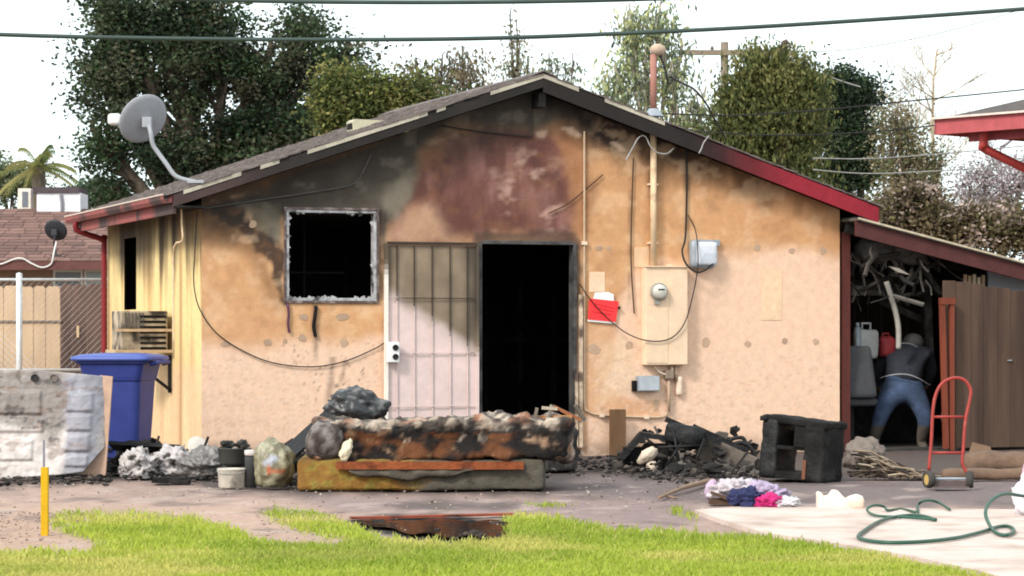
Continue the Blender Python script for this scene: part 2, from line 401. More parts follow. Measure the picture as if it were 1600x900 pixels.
# ------------------------------------------------------------------ the burnt house
house = thing('burnt_house', 'small fire-damaged stucco house with sooty orange walls and dark gable roof', 'house', house=(0, 0, 0))
HW, HD = uw(1312, 500).x, sw(168, 500).y; OV = 0.33; FO = 0.24; MID = HW/2
PK = CAMH+(YH-115)/FPX*(HM @ Vector((MID, -FO, 0))).y; SL = (PK-2.572)/(MID+OV)
def rooftop(u): return PK-SL*abs(u-MID)
def walltop(u): return rooftop(u)-0.15
WIN = (uw(447, 470).x, uw(588, 470).x, uw(500, 470).z, uw(500, 328).z)
DOOR = (uw(752, 500).x, uw(895, 500).x, 0.05, uw(820, 382).z)
def snap(ax, vals):
    for q in vals: ax[np.argmin(np.abs(ax-q))] = q
    return ax
def wallmesh(name, L, top, openings, step, to3, paint, m):
    us = snap(np.linspace(0, L, int(L/step)+1), [q for o_ in openings for q in o_[:2]])
    ws = snap(np.linspace(-0.05, 3.72, int(3.77/step)+1), [q for o_ in openings for q in o_[2:]])
    U, W_ = np.meshgrid(us, ws); tp = np.array([top(u) for u in us])[None, :]
    raw = W_.copy(); W_ = np.minimum(W_, tp)
    n_u, n_w = len(us), len(ws)
    I = (np.arange(n_w-1)[:, None]*n_u+np.arange(n_u-1)[None, :])
    keep = (raw[:-1, :-1] < np.maximum(tp[:, :-1], tp[:, 1:]))
    uc = (U[:-1, :-1]+U[1:, 1:])/2; wc = (raw[:-1, :-1]+raw[1:, 1:])/2
    for o_ in openings: keep &= ~((uc > o_[0]) & (uc < o_[1]) & (wc > o_[2]) & (wc < o_[3]))
    I = I[keep]; f = np.stack([I, I+1, I+1+n_u, I+n_u], 1)
    v = to3(U.ravel(), W_.ravel())
    px, py = proj(hworld(v))
    return npmesh(name, v, f, m, paint(px, py, U.ravel(), W_.ravel()), house, smooth=True)
OR, PE = lin(218, 165, 119), lin(249, 209, 181)
def fpaint(px, py, U, W_):
    A = lambda poly, s=10, w=10, sc=40, sd=0: pmask(px, py, poly, s, w, sc, sd)
    n1 = fbm(px/50, py/50, 51); n2 = fbm(px/12, py/12, 52); n3 = fbm(px/9, py/45, 53)
    c = np.tile(np.array(OR), (len(px), 1))*(0.86+0.32*n1)[:, None]
    c = lerp(c, lin(234, 190, 145), sstep(n2*0.5+n1*0.5, .52, .66)*0.55)
    c = lerp(c, PE, A([(290, 535), (600, 528), (600, 545), (905, 560), (905, 520), (935, 505), (968, 470), (985, 420), (1075, 412), (1085, 385), (1200, 392), (1330, 396), (1330, 780), (290, 780)], 16, 14, 45, 54)*0.95)
    c = lerp(c, lin(226, 172, 130), A([(300, 470), (440, 475), (440, 540), (300, 545)], 20, 12, 50, 55)*0.5)
    for q in ([(905, 505), (962, 500), (965, 560), (940, 602), (990, 625), (1032, 626), (1030, 650), (918, 652), (920, 705), (900, 705)], [(1085, 250), (1320, 330), (1320, 378), (1085, 366)]):
        c = lerp(c, lin(218, 162, 116), A(q, 6, 5, 25, 56)*0.75)
    c = lerp(c, lin(238, 205, 170), A([(930, 540), (990, 520), (1000, 600), (935, 640)], 12, 8, 30, 57)*0.5)
    # scorched red above door and between the openings
    red = A([(606, 345), (640, 262), (690, 198), (780, 190), (860, 203), (908, 200), (918, 300), (905, 385), (735, 380), (690, 392), (598, 388)], 24, 24, 60, 58)
    rc = np.tile(np.array(lin(114, 73, 66)), (len(px), 1))*(0.78+0.45*n1)[:, None]
    rc = lerp(rc, lin(156, 112, 104), sstep(fbm(px/16, py/50, 53, 6)*.6+n1*.4, .42, .72)*0.7); rc = lerp(rc, lin(84, 56, 52), sstep(-fbm(px/30, py/40, 49, 6), -.46, -.28)*.5)
    rc = lerp(rc, lin(214, 176, 158), sstep(fbm(px/22, py/12, 59, 6)*.6+n1*.4, .50, .72)*0.75*A([(790, 240), (860, 230), (900, 380), (760, 360)], 30, 20, 40, 60))
    c = c*(1-red[:, None])+rc*red[:, None]
    c = lerp(c, lin(206, 164, 132), A([(632, 325), (680, 322), (708, 380), (628, 384), (612, 368)], 16, 10, 30, 61)*0.8)
    c = lerp(c, lin(198, 140, 92), A([(865, 215), (918, 205), (920, 380), (900, 372), (890, 290)], 14, 10, 30, 62)*0.6)
    # soot, with eave shade painted in along the right rake
    grey = A([(300, 335), (560, 228), (838, 120), (935, 168), (928, 212), (880, 196), (830, 212), (780, 192), (700, 200), (660, 236), (640, 300), (606, 352), (600, 380), (590, 345), (444, 345), (446, 402), (418, 380), (396, 335), (360, 322), (330, 330)], 12, 12, 60, 63)
    gc = np.tile(np.array(lin(98, 90, 79)), (len(px), 1))*(0.8+0.4*n1)[:, None]
    c = c*(1-grey[:, None])+gc*grey[:, None]
    c = lerp(c, lin(138, 128, 112), A([(598, 330), (600, 285), (640, 270), (642, 310), (620, 350)], 8, 8, 25, 64)*0.7)
    c = lerp(c, lin(140, 130, 110), A([(382, 318), (438, 316), (440, 372), (424, 385), (398, 352)], 3, 6, 25, 65)*0.85)
    c = lerp(c, lin(58, 46, 42), A([(318, 320), (384, 316), (398, 356), (428, 378), (444, 400), (446, 475), (436, 470), (420, 410), (392, 388), (372, 360), (330, 336)], 3.5, 9, 22, 66)*0.93)
    c = lerp(c, lin(110, 78, 52), A([(318, 335), (370, 350), (420, 410), (438, 480), (420, 470), (395, 400), (330, 355)], 16, 8, 30, 67)*0.6)
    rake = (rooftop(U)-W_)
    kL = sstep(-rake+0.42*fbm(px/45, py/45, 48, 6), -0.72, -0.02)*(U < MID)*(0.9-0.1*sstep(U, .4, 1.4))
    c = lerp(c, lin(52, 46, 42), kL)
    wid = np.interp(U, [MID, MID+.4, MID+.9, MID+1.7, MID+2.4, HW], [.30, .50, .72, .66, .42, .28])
    kR = sstep(-rake+0.5*(fbm(px/30, py/55, 47, 6)-.5), -wid-.12, -wid*.35)*(U >= MID)*np.interp(U, [MID, MID+1.6, HW-0.9, HW], [.9, .96, .65, .35])  # right rake band: soot and the shade below the overhang, both in the colour
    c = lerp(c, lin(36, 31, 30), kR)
    c = lerp(c, lin(48, 38, 36), A([(900, 165), (960, 185), (1000, 215), (985, 240), (950, 232), (915, 205)], 9, 10, 25, 68)*0.9)
    for q, a in (([(876, 200), (896, 200), (908, 212), (900, 216)], .8), ([(955, 222), (968, 224), (980, 236), (968, 236)], .8), ([(836, 206), (856, 203), (852, 216), (838, 214)], .6)):
        c = lerp(c, lin(200, 172, 150), A(q, 3, 3, 9, 69)*a)
    # dirt and drip marks
    for x0, y0, x1, y1, w, a in ((492, 478, 494, 566, 7, .55), (520, 560, 512, 640, 9, .5), (540, 560, 530, 610, 5, .4), (903, 400, 905, 560, 6, .5), (985, 300, 983, 480, 4, .35), (1018, 205, 1022, 330, 12, .5), (1072, 230, 1072, 310, 10, .45), (940, 640, 948, 660, 12, .3)):
        t = np.clip((py-y0)/(y1-y0), 0, 1); dd = np.abs(px-(x0+(x1-x0)*t))
        m = sstep(-dd-6*(n2-.5), -w, 0)*(py > y0-4)*(1-sstep(py, y1-25, y1+10))*a
        c = lerp(c, lin(92, 76, 64), m)
    c = lerp(c, lin(120, 96, 80), sstep(-W_+0.12*n1, -0.16, 0.02)*0.55)
    spk = sstep(fbm(px/4, py/4, 70, 2), .74, .80)*A([(440, 540), (590, 530), (570, 640), (500, 650)], 25, 15, 30, 71)
    c = lerp(c, lin(110, 85, 75), spk*.7)
    c = lerp(c, lin(60, 52, 50), A([(592, 320), (604, 330), (602, 470), (590, 470)], 4, 4, 15, 72)*0.7)
    mot = fbm(px/26, py/22, 75, 6); up_m = sstep(-py, -540, -500)*(1-A([(1085, 385), (1330, 390), (1330, 800), (1085, 800)], 10, 5, 30, 76))
    c = lerp(c, lin(244, 206, 168), sstep(mot, .54, .70)*up_m*.30*(1-grey)*(1-red)); c = lerp(c, lin(150, 104, 68), sstep(-mot, -.44, -.30)*up_m*.22*(1-grey))
    c = lerp(c, lin(60, 54, 48), sstep(-fbm(px/60, py/70, 77, 6), -.52, -.30)*grey*.55); c = lerp(c, lin(136, 126, 112), sstep(fbm(px/40, py/36, 78, 6), .54, .70)*grey*.35)
    c = lerp(c, lin(250, 226, 208), sstep(fbm(px/5, py/3, 79, 3), .62, .72)*sstep(py, 540, 560)*.3); c = lerp(c, lin(214, 170, 146), sstep(-fbm(px/6, py/3, 80, 3), -.36, -.26)*sstep(py, 540, 560)*.45)
    c = lerp(c, lin(70, 58, 52), A([(738, 362), (900, 362), (908, 380), (908, 470), (900, 470), (738, 380)], 6, 6, 20, 73)*0.7)
    return c
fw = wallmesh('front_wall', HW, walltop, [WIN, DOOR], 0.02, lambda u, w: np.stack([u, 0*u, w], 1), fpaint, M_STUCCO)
fw['label'] = 'scorched orange and peach stucco gable wall'
SWIN = (sw(213, 440).y, sw(194, 440).y, sw(203, 484).z, sw(203, 372).z)
def spaint(px, py, U, W_):
    n1 = fbm(U*1.3, W_*0.5, 81); n2 = fbm(U*5, W_*.35, 82); n3 = fbm(U*9, W_*2, 83)
    c = np.tile(np.array(lin(236, 198, 144)), (len(px), 1))*(0.84+0.32*n2)[:, None]
    c = lerp(c, lin(248, 224, 160), sstep(n1, .45, .6)*.7)
    c = lerp(c, lin(198, 138, 76), sstep(n2, .54, .70)*.5)
    c = lerp(c, lin(244, 200, 165), sstep(-W_, -1.0, -.8)*.5)
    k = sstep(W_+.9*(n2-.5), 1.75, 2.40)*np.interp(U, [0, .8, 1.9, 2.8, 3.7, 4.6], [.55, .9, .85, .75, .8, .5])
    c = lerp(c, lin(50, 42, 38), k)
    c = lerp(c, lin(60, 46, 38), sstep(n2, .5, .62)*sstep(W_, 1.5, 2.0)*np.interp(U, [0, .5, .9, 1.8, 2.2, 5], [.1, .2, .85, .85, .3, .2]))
    c = lerp(c, lin(150, 90, 50), np.exp(-((U-.9)/.07)**2)*.6)
    c = lerp(c, lin(60, 50, 44), sstep(np.abs(U-(SWIN[0]+SWIN[1])/2)*-1, -.95, -.5)*sstep(W_, 1.7, 2.1)*.8)
    return c
lw = wallmesh('side_wall', HD, lambda u: 2.50, [SWIN], 0.03, lambda u, w: np.stack([0*u, u, w], 1), spaint, M_STUCCO)
# remaining shell: right and back wall, floor
mb = MB(OR); mb.box((HW-0.05, HD/2, 1.22), (0.1, HD-0.02, 2.5)); mb.build('side_wall', mat('plain_stucco', OR, 0.9, 0.2, 6, 0.4, 40), house)
mb = MB(); mb.prism([(0.02, HD-.1, -.05), (HW-.12, HD-.1, -.05), (HW-.12, HD-.1, 2.45), (MID, HD-.1, 3.6), (0.02, HD-.1, 2.45)], (0, .1, 0)); mb.build('back_wall', MATS['plain_stucco'], house)
# charred room lining, 12 cm inside the walls
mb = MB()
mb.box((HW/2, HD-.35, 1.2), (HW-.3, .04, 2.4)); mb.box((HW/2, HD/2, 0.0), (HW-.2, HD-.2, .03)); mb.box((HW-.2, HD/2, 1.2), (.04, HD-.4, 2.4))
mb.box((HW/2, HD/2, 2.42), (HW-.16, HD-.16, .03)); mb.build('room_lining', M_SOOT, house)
mb = MB()
for x in np.arange(0.3, HW, 0.41): mb.box((x, 3.1, 1.2), (.05, .09, 2.36))
mb.box((HW/2, 3.1, 1.15), (HW-.5, .07, .06)); mb.build('charred_studs', M_CHAR, house)
# gable end boards: window frame, door frame
def framep(name, u0, u1, w0, w1, t, dep, m, sides='lrtb', parent=house, v=-0.012, col=None):
    mb = MB(col)
    if 'l' in sides: mb.box((u0-t/2, v+dep/2, (w0+w1)/2), (t, dep, w1-w0+ (2*t if 't' in sides and 'b' in sides else t)))
    if 'r' in sides: mb.box((u1+t/2, v+dep/2, (w0+w1)/2), (t, dep, w1-w0+ (2*t if 't' in sides and 'b' in sides else t)))
    if 't' in sides: mb.box(((u0+u1)/2, v+dep/2+.001, w1+t/2), (u1-u0-.002, dep, t))
    if 'b' in sides: mb.box(((u0+u1)/2, v+dep/2+.001, w0-t/2), (u1-u0-.002, dep, t))
    return mb.build(name, m, parent, bevel=0.003)
M_WFR = mat('burnt_white_frame', (0.42, 0.41, 0.42), 0.6, 0.5, 12, 0.3, 40, col2=(0.05, 0.045, 0.045), c2amt=(0.5, 0.62))
t = 0.028
wn = framep('window', WIN[0]+t, WIN[1]-t, WIN[2]+t, WIN[3]-t, t, 0.10, M_WFR)
framep('window_trim', WIN[0], WIN[1], WIN[2], WIN[3], 0.024, 0.022, mat('charred_trim', (0.10, 0.07, 0.065), 0.8, 0.5, 14, 0.4, 40, col2=(0.30, 0.25, 0.24), c2amt=(.5, .7)), parent=wn, v=-.02)
mb = MB()                                  # broken bits of frame and glass round the rim
for i in range(46):
    s_ = R.choice('tbbblr'); a = R.random()
    x = WIN[0]+.03+(WIN[1]-WIN[0]-.06)*a if s_ in 'tb' else (WIN[0]+.035 if s_ == 'l' else WIN[1]-.035)
    z = (WIN[3]-.03 if s_ == 't' else WIN[2]+.03) if s_ in 'tb' else WIN[2]+(WIN[3]-WIN[2])*a
    k = R.uniform(.01, .035)
    mb.box((x, R.uniform(-.02, .05), z), (k*1.4, .01, k), rotm('Y', R.uniform(0, 90)))
be_ = mb.build('broken_edge', M_WFR, wn); be_['kind'] = 'stuff'
mb = MB()
mb.box(((WIN[0]+WIN[1])/2, 1.0, WIN[2]+.30), (WIN[1]-WIN[0]-.07, .02, .02)); mb.box((WIN[0]+.46, 1.002, (WIN[2]+WIN[3])/2), (.018, .02, WIN[3]-WIN[2]-.08)); mb.build('sash', M_SOOT, wn)
M_DFR = mat('burnt_door_frame', (0.075, 0.07, 0.068), 0.7, 0.5, 9, 0.4, 40, col2=(0.03, 0.028, 0.028), c2amt=(.45, .6))
df = framep('door_frame', DOOR[0], DOOR[1], DOOR[2], DOOR[3], 0.036, 0.14, M_DFR, 'lrt', v=-.03)
mb = MB(); mb.box((DOOR[1]+.075, -.03, .85), (.035, .03, 1.55)); mb.box((DOOR[1]+.028, -.036, .45), (.03, .012, .75)); mb.build('peeling_trim', mat('peeled_cream', lin(222, 196, 170), .8, .4, 9, .2, 40, col2=lin(110, 90, 78), c2amt=(.5, .62)), df)
mb = MB(); mb.box(((DOOR[0]+DOOR[1])/2, .02, .03), (DOOR[1]-DOOR[0]+.1, .2, .05)); mb.build('threshold', M_CHAR, house)
# security door leaf, folded back flat against the wall
sd0, sd1 = uw(603, 500).x, uw(742, 500).x; sz0, sz1 = 0.10, uw(670, 384).z
sdoor = MB()
nU, nW = 40, 90; uu = np.linspace(sd0, sd1, nU+1); ww = np.linspace(sz0, sz1, nW+1)
U, W_ = np.meshgrid(uu, ww); vv = np.stack([U.ravel(), np.full(U.size, -.035), W_.ravel()], 1)
def sootdoor(px, py):
    n = fbm(px/30, py/30, 91); edge = 462+(px-615)*0.70
    m = sstep(edge-py+26*(n-.5), -14, 16)
    c = np.tile(np.array(lin(232, 207, 202)), (len(px), 1))*(.92+.14*n)[:, None]
    s = np.tile(np.array(lin(140, 122, 102)), (len(px), 1))*(.65+.7*fbm(px/22, py/40, 92))[:, None]
    c = c*(1-m[:, None])+s*m[:, None]
    c = lerp(c, lin(52, 46, 42), sstep(px-10*(n-.5), 715, 745)*sstep(-py, -560, -480)*.75)
    c = lerp(c, lin(84, 66, 48), sstep(-px-8*(n-.5), -622, -604)*sstep(-py, -470, -420)*.7)
    return c
ppx, ppy = proj(hworld(vv)); I = (np.arange(nW)[:, None]*(nU+1)+np.arange(nU)[None, :]).ravel()
M_SDOOR = mat('door_sheet', None, 0.6, 0.1, 10, 0.15, 80)
secd = npmesh('security_door', vv, np.stack([I, I+1, I+nU+2, I+nU+1], 1), M_SDOOR, sootdoor(ppx, ppy), house)
secd['label'] = 'pale metal security door sooted across its upper half'
def colored_bar(name, a, b, w, d, parent, seg=30, cf=None, m=M_SDOOR):
    mb = MB(); a, b = Vector(a), Vector(b)
    dirv = (b-a)/seg
    for i in range(seg):
        p = a+dirv*(i+.5); wp = HM @ p
        x, y = 800+wp.x/wp.y*FPX, YH-(wp.z-CAMH)/wp.y*FPX
        mb.bar(a+dirv*i, a+dirv*(i+1.0), w, d, Vector((0, 1, 0)), tuple(cf(np.array([x]), np.array([y]))[0]))
    return mb.build(name, m, parent)
def barcol(px, py):
    n = fbm(px/20, py/20, 95); edge = 462+(px-615)*0.70
    m = sstep(edge-py+20*(n-.5), -10, 12)
    return lerp(np.tile(np.array(lin(234, 211, 205)), (len(px), 1)), lin(60, 48, 40), m)
for bx_ in (618, 645, 673, 701, 728):
    u = uw(bx_, 500).x; colored_bar('bar', (u, -.05, sz0), (u, -.046, sz1), .008, .010, secd, 40, barcol)
for by_ in (466, 551, 634):
    a, b = uw(606, by_), uw(740, by_); z = (a.z+b.z)/2; colored_bar('rail', (sd0+.02, -.062, z), (sd1-.02, -.054, z), .008, .008, secd, 20, barcol)
def edgecol(px, py): return lerp(np.tile(np.array(lin(250, 240, 228)), (len(px), 1)), lin(96, 82, 66), sstep(-py+10*(fbm(px/9, py/9, 3)-.5), -440, -405))
colored_bar('frame_stile', (sd0-.012, -.045, sz0-.02), (sd0-.012, -.045, sz1+.015), .034, .04, secd, 40, edgecol)
colored_bar('frame_stile', (sd1+.012, -.04, sz0-.02), (sd1+.012, -.04, sz1+.015), .03, .03, secd, 40, sootdoor)
colored_bar('frame_rail', (sd0, -.045, sz1+.02), (sd1, -.045, sz1+.02), .03, .03, secd, 20, lambda x, y: np.tile(np.array(lin(62, 48, 40)), (len(x), 1)))
# roof: slabs, shingle courses, fascias, gutter
v0, v1 = -FO, HD+0.3
M_SHING = mat('shingles', (0.12, 0.098, 0.09), 0.9, 0.35, 9, 0.5, 50, col2=(0.19, 0.155, 0.145), c2amt=(.45, .65))
for sg in (-1, 1):
    e = MID+sg*(MID+OV)
    mb = MB()
    pk, ed = Vector((MID, v0+.02, PK-.03)), Vector((e, v0+.02, rooftop(e)-.03))
    dn = Vector((0, 0, -.09)); L = Vector((0, v1-v0-.04, 0))
    mb.prism([pk, ed, ed+dn, pk+dn], L); rf = mb.build('roof_deck', M_CHAR, house)
    mb = MB(); n = 27
    for i in range(n):
        a = pk.lerp(ed, i/n); b = pk.lerp(ed, (i+1.12)/n if i < n-1 else 1.012)
        k0 = v0-.02+R.uniform(-.012, .012)
        for j in range(22):
            ya, yb = k0+(v1-k0)*j/22, k0+(v1-k0)*(j+1)/22-.006
            h = .030+R.uniform(-.003, .006)
            mb.prism([Vector((a.x, ya, a.z+.031)), Vector((b.x, ya, b.z+h+.012)), Vector((b.x, ya, b.z+h-.006)), Vector((a.x, ya, a.z+.02))], (0, yb-ya, 0))
    sh = mb.build('shingle_courses', M_SHING, rf); sh['kind'] = 'stuff'
mb = MB()
for j in range(22):
    y = v0-.02+(v1-v0)*j/22
    for sg in (-1, 1): mb.bar((MID, y, PK+.022), (MID+sg*.14, y+.0, PK+.022-.14*SL), .0, .0) if False else mb.prism([(MID, y, PK+.034), (MID+sg*.15, y, PK+.026-.15*SL), (MID+sg*.15, y, PK+.014-.15*SL), (MID, y, PK+.02)], (0, (v1-v0)/22-.006, 0))
mb.build('ridge_caps', M_SHING, house)
def rakecol(u, k):
    n = fbm(np.array([u*3.0]), np.array([k*4.0]), 101)[0]; t = np.array([0.0])
    if u > MID:
        r = sstep(np.array([u+.25*(n-.5)]), 4.9, 6.4)[0]**1.3
        a, b = np.array(lin(40, 35, 34)), np.array(lin(146, 36, 50))
        return tuple(a*(1-r)*(.7+.6*n)+b*r*(.85+.3*n))
    r = sstep(np.array([-u+.4*(n-.5)]), -.8, .0)[0]
    a, b = np.array(lin(42, 38, 36)), np.array(lin(76, 60, 58))
    return tuple((a*(1-r)+b*r)*(.6+.8*n))
for sg in (-1, 1):                       # rake fascia boards at the front
    e = MID+sg*(MID+OV); mb = MB(); n = 90; fd_ = .185 if sg > 0 else .135
    for i in range(n):
        ua, ub = MID+(e-MID)*i/n, MID+(e-MID)*(i+1)/n
        col = rakecol((ua+ub)/2, 1)
        mb.prism([(ua, v0-.012, rooftop(ua)-.02), (ub, v0-.012, rooftop(ub)-.02), (ub, v0-.012, rooftop(ub)-fd_), (ua, v0-.012, rooftop(ua)-fd_)], (0, .03, 0), col)
    mb.build('rake_fascia', M_ATTR, house)
    mb = MB(); n = 40                    # light drip edge on top of it, in lengths, partly gone
    for i in range(n):
        ua, ub = MID+(e-MID)*i/n, MID+(e-MID)*(i+1)/n
        if sg > 0 and i > 13: break
        g = fbm(np.array([i*.35]), np.array([sg*3.0]), 7)[0]
        if i > 3 and g < .40:
            if mb.v: mb.build('drip_edge', M_ATTR, house); mb = MB()
            continue
        mb.prism([(ua, v0-.02, rooftop(ua)-.008), (ub, v0-.02, rooftop(ub)-.008), (ub, v0-.02, rooftop(ub)-.046), (ua, v0-.02, rooftop(ua)-.046)], (0, .006, 0), tuple(np.array(lin(190, 182, 165))*(.45+1.0*g)))
    if mb.v: mb.build('drip_edge', M_ATTR, house)
mb = MB(); mb.box((MID, v0+.2, PK-.26), (.07, .36, .14)); mb.build('ridge_beam', M_CHAR, house)
# left eave: fascia and gutter, red paint smoked grey; right eave fascia
def gutcol(v_):
    n = fbm(np.array([v_*2.2]), np.array([.3]), 111)[0]
    k = sstep(np.array([n]), .42, .62)[0]
    return tuple(np.array(lin(158, 88, 84))*(1-k)+np.array(lin(84, 66, 66))*k)
e = -OV; mb = MB(); n = 40
for i in range(n):
    a, b = v0+.02+(v1-v0-.02)*i/n, v0+.02+(v1-v0-.02)*(i+1)/n; col = gutcol((a+b)/2)
    mb.prism([(e-.004, a, rooftop(e)-.05), (e-.004, a, rooftop(e)-.20), (e+.03, a, rooftop(e)-.20), (e+.03, a, rooftop(e)-.05)], (0, b-a, 0), col)
mb.build('eave_fascia', M_ATTR, house)
mb = MB()
gt = rooftop(e)-.02
for i in range(n):
    a, b = v0+.01+(v1-v0)*i/n, v0+.01+(v1-v0)*(i+1)/n; col = gutcol((a+b)/2+3)
    pts = [(e-.005, gt), (e-.012, gt-.075), (e-.07, gt-.08), (e-.095, gt-.045), (e-.10, gt-.005), (e-.094, gt-.005), (e-.09, gt-.04), (e-.068, gt-.073), (e-.017, gt-.068), (e-.011, gt)]
    mb.prism([(x, a, z) for x, z in pts], (0, b-a, 0), col)
gut = mb.build('gutter', M_ATTR, house)
mb = MB(lin(225, 205, 190)); mb.tube([(e-.1, v0+.01, gt), (e-.1, v1, gt)], .008, 6); mb.build('gutter_lip', M_ATTR, gut)
db = sw(168, 450, -.06)
mb = MB(); mb.tube(smoothpts([(e-.05, HD-.15, gt-.07), (e-.05, HD-.14, gt-.16), (e+.1, HD-.12, gt-.22), (-.06, HD-.1, gt-.28), (-.06, HD-.1, gt-.4), (-.06, HD-.1, .1)], 3), .032, 8); mb.build('downspout', M_REDP, house, smooth=True)
e = HW+OV; mb = MB(); mb.box((e-.015, (v0+v1)/2, rooftop(e)-.11), (.03, v1-v0-.1, .17)); mb.build('eave_fascia', M_REDP, house)
# soffit pieces close the eaves
MB().box((-OV/2, HD/2, 2.44), (OV-.04, HD+.5, .02)).build('soffit', M_CHAR, house); MB().box((HW+OV/2, HD/2, 2.44), (OV-.06, HD+.5, .02)).build('soffit', M_CHAR, house)
# roof vents
mb = MB(); c = uw(572, 198, 1.6); c.z = rooftop(c.x)
mb.prism([(c.x-.17, c.y-.12, c.z-.06), (c.x+.17, c.y-.12, c.z+.055), (c.x+.17, c.y-.12, c.z+.06), (c.x-.15, c.y-.12, c.z+.07), (c.x-.18, c.y-.12, c.z+.05)], (0, .24, 0))
rv = mb.build('roof_vent', mat('vent_metal', lin(205, 198, 170), .6, .2, 9), house)
mb = MB(); mb.box((c.x-.165, c.y, c.z-.0), (.035, .18, .06)); mb.build('vent_opening', M_CHAR, rv)
mb = MB(); c = uw(1250, 262, 1.2); c.z = rooftop(c.x)+.03; mb.tube([c+Vector((-.12, 0, .0)), c+Vector((.02, 0, .05)), c+Vector((.10, 0, .04))], [.05, .06, .06], 10); rv = mb.build('roof_vent', mat('pale_vent', lin(232, 225, 215), .6, .2, 9), house, smooth=True)
mb = MB(); mb.tube([c+Vector((.09, 0, .04)), c+Vector((.105, 0, .039))], .05, 10); mb.build('vent_opening', M_CHAR, rv)
# patches of filler in rows on the stucco, paint patches
def patch(px, py, wx, wy, col, irregular=True, name='filler_patch', n=12):
    c = uw(px, py); k = 1/ (FPX/ (HM @ c).y); mb = MB(col); r = random.Random(int(px*7+py)); pts = []
    if irregular:
        for i in range(n):
            a = 2*math.pi*i/n; q = r.uniform(.75, 1.15)
            pts.append((c.x+math.cos(a)*wx*k*q, -.0035, c.z+math.sin(a)*wy*k*q))
    else:
        for sx, sz in ((-1, -1), (1, -1), (1, 1), (-1, 1)): pts.append((c.x+sx*wx*k+r.uniform(-.01, .01), -.0045, c.z+sz*wy*k+r.uniform(-.01, .01)))
    mb.prism(pts, (0, .003, 0)); return mb.build(name, M_ATTR, house)
FG = lin(196, 164, 138)
for x, y, a, b in ((475, 495, 9, 6), (535, 495, 11, 6), (418, 535, 7, 6), (472, 528, 7, 6), (538, 535, 7, 8), (353, 537, 8, 5), (445, 533, 4, 4), (1103, 535, 8, 8), (1168, 537, 6, 5), (1226, 533, 6, 5), (1275, 534, 6, 5), (1183, 387, 6, 5), (1237, 392, 6, 5), (1286, 392, 6, 6), (983, 540, 7, 6), (928, 545, 11, 8), (1025, 632, 6, 9), (936, 388, 7, 4), (951, 388, 5, 4), (395, 350, 6, 7)):
    patch(x, y, a, b, tuple(np.array(FG)*R.uniform(.85, 1.1)))
patch(1205, 461, 18, 39, lin(250, 212, 176), False, 'paint_patch'); patch(933, 440, 14, 16, lin(250, 212, 180), False, 'paint_patch')
patch(1003, 402, 13, 16, lin(240, 200, 160), False, 'paint_patch')
# ------------------------------------------------------------------ things fixed to the front wall
KW = 26.6/FPX                            # metres per photo pixel on the wall, about
def wt(name, label, cat, px, py, v=0.0, group=None):
    return thing(name, label, cat, house=uw(px, py, v), group=group)
def rel(px, py, o, v=0.0):               # photo pixel -> local point of a thing set with wt(ox, oy)
    return uw(px, py, v)-uw(o[0], o[1], 0)
o_ = (1035, 570); mc = wt('meter_cabinet', 'tall cream metal meter cabinet fixed to the peach wall', 'meter box', *o_)
a, b = rel(1003, 570, o_), rel(1068, 418, o_); w_, h_ = b.x-a.x, b.z-a.z
mb = MB(); mb.box((0, -.055, h_/2), (w_, .11, h_)); mb.build('cabinet_body', M_CREAM, mc, bevel=.006)
sx = rel(1038, 500, o_).x
mb = MB(); mb.box((sx+(b.x-sx)/2+.004, -.1125, h_/2-.01), (b.x-sx-.02, .007, h_-.03)); mb.build('cabinet_door', M_CREAM, mc, bevel=.002)
mb = MB(); mb.box((a.x+(sx-a.x)/2, -.112, .30), (sx-a.x-.012, .006, .56)); mb.build('cabinet_door', M_CREAM, mc, bevel=.002)
mb = MB(); mb.box((0, -.064, h_+.006), (w_+.012, .132, .012)); mb.box((.04, -.09, h_+.02), (.05, .03, .02)); mb.build('cabinet_cap', M_CREAM, mc)
c = rel(1022, 456, o_); Mx = Matrix.Translation((c.x, -.11, c.z)) @ Matrix.Rotation(math.pi/2, 4, 'X')
mb = MB(); mb.lathe([(.0, 0), (.093, 0), (.093, .03), (.082, .035), (.08, .03), (0, .03)], 24, Mx); me_ = mb.build('meter', mat('meter_ring', (.33, .31, .27), .5, .2, 9, metal=.3), mc, smooth=False)
mb = MB(); mb.lathe([(0, .085), (.05, .082), (.072, .068), (.078, .03)], 24, Mx); mb.build('glass_dome', mat('meter_glass', (.55, .53, .47), .15, .2, 9, spec=.6), me_, smooth=True)
mb = MB(); mb.box((c.x, -.193, c.z+.02), (.07, .004, .016)); mb.box((c.x, -.1905, c.z-.012), (.05, .004, .012)); mb.build('dial', M_WIREB, me_)
mb = MB(); mb.box((c.x-.02, -.125, c.z-.105), (.06, .02, .05)); mb.build('latch', mat('meter_ring'), me_)
o_ = (1018, 418); cd = wt('conduit_pipe', 'thick cream pipe running from eave down to meter cabinet', 'conduit', *o_)
t = rel(1018, 210, o_); mb = MB(); mb.tube([(0, -.05, .0), (0, -.05, t.z)], .033, 12); mb.build('pipe', mat('conduit_paint', lin(236, 206, 168), .6, .15, 8, col2=lin(140, 105, 80), c2amt=(.55, .75)), cd, smooth=True)
for z in (.25, .85): MB().box((0, -.03, z), (.1, .06, .018)).build('strap', M_CREAM, cd)
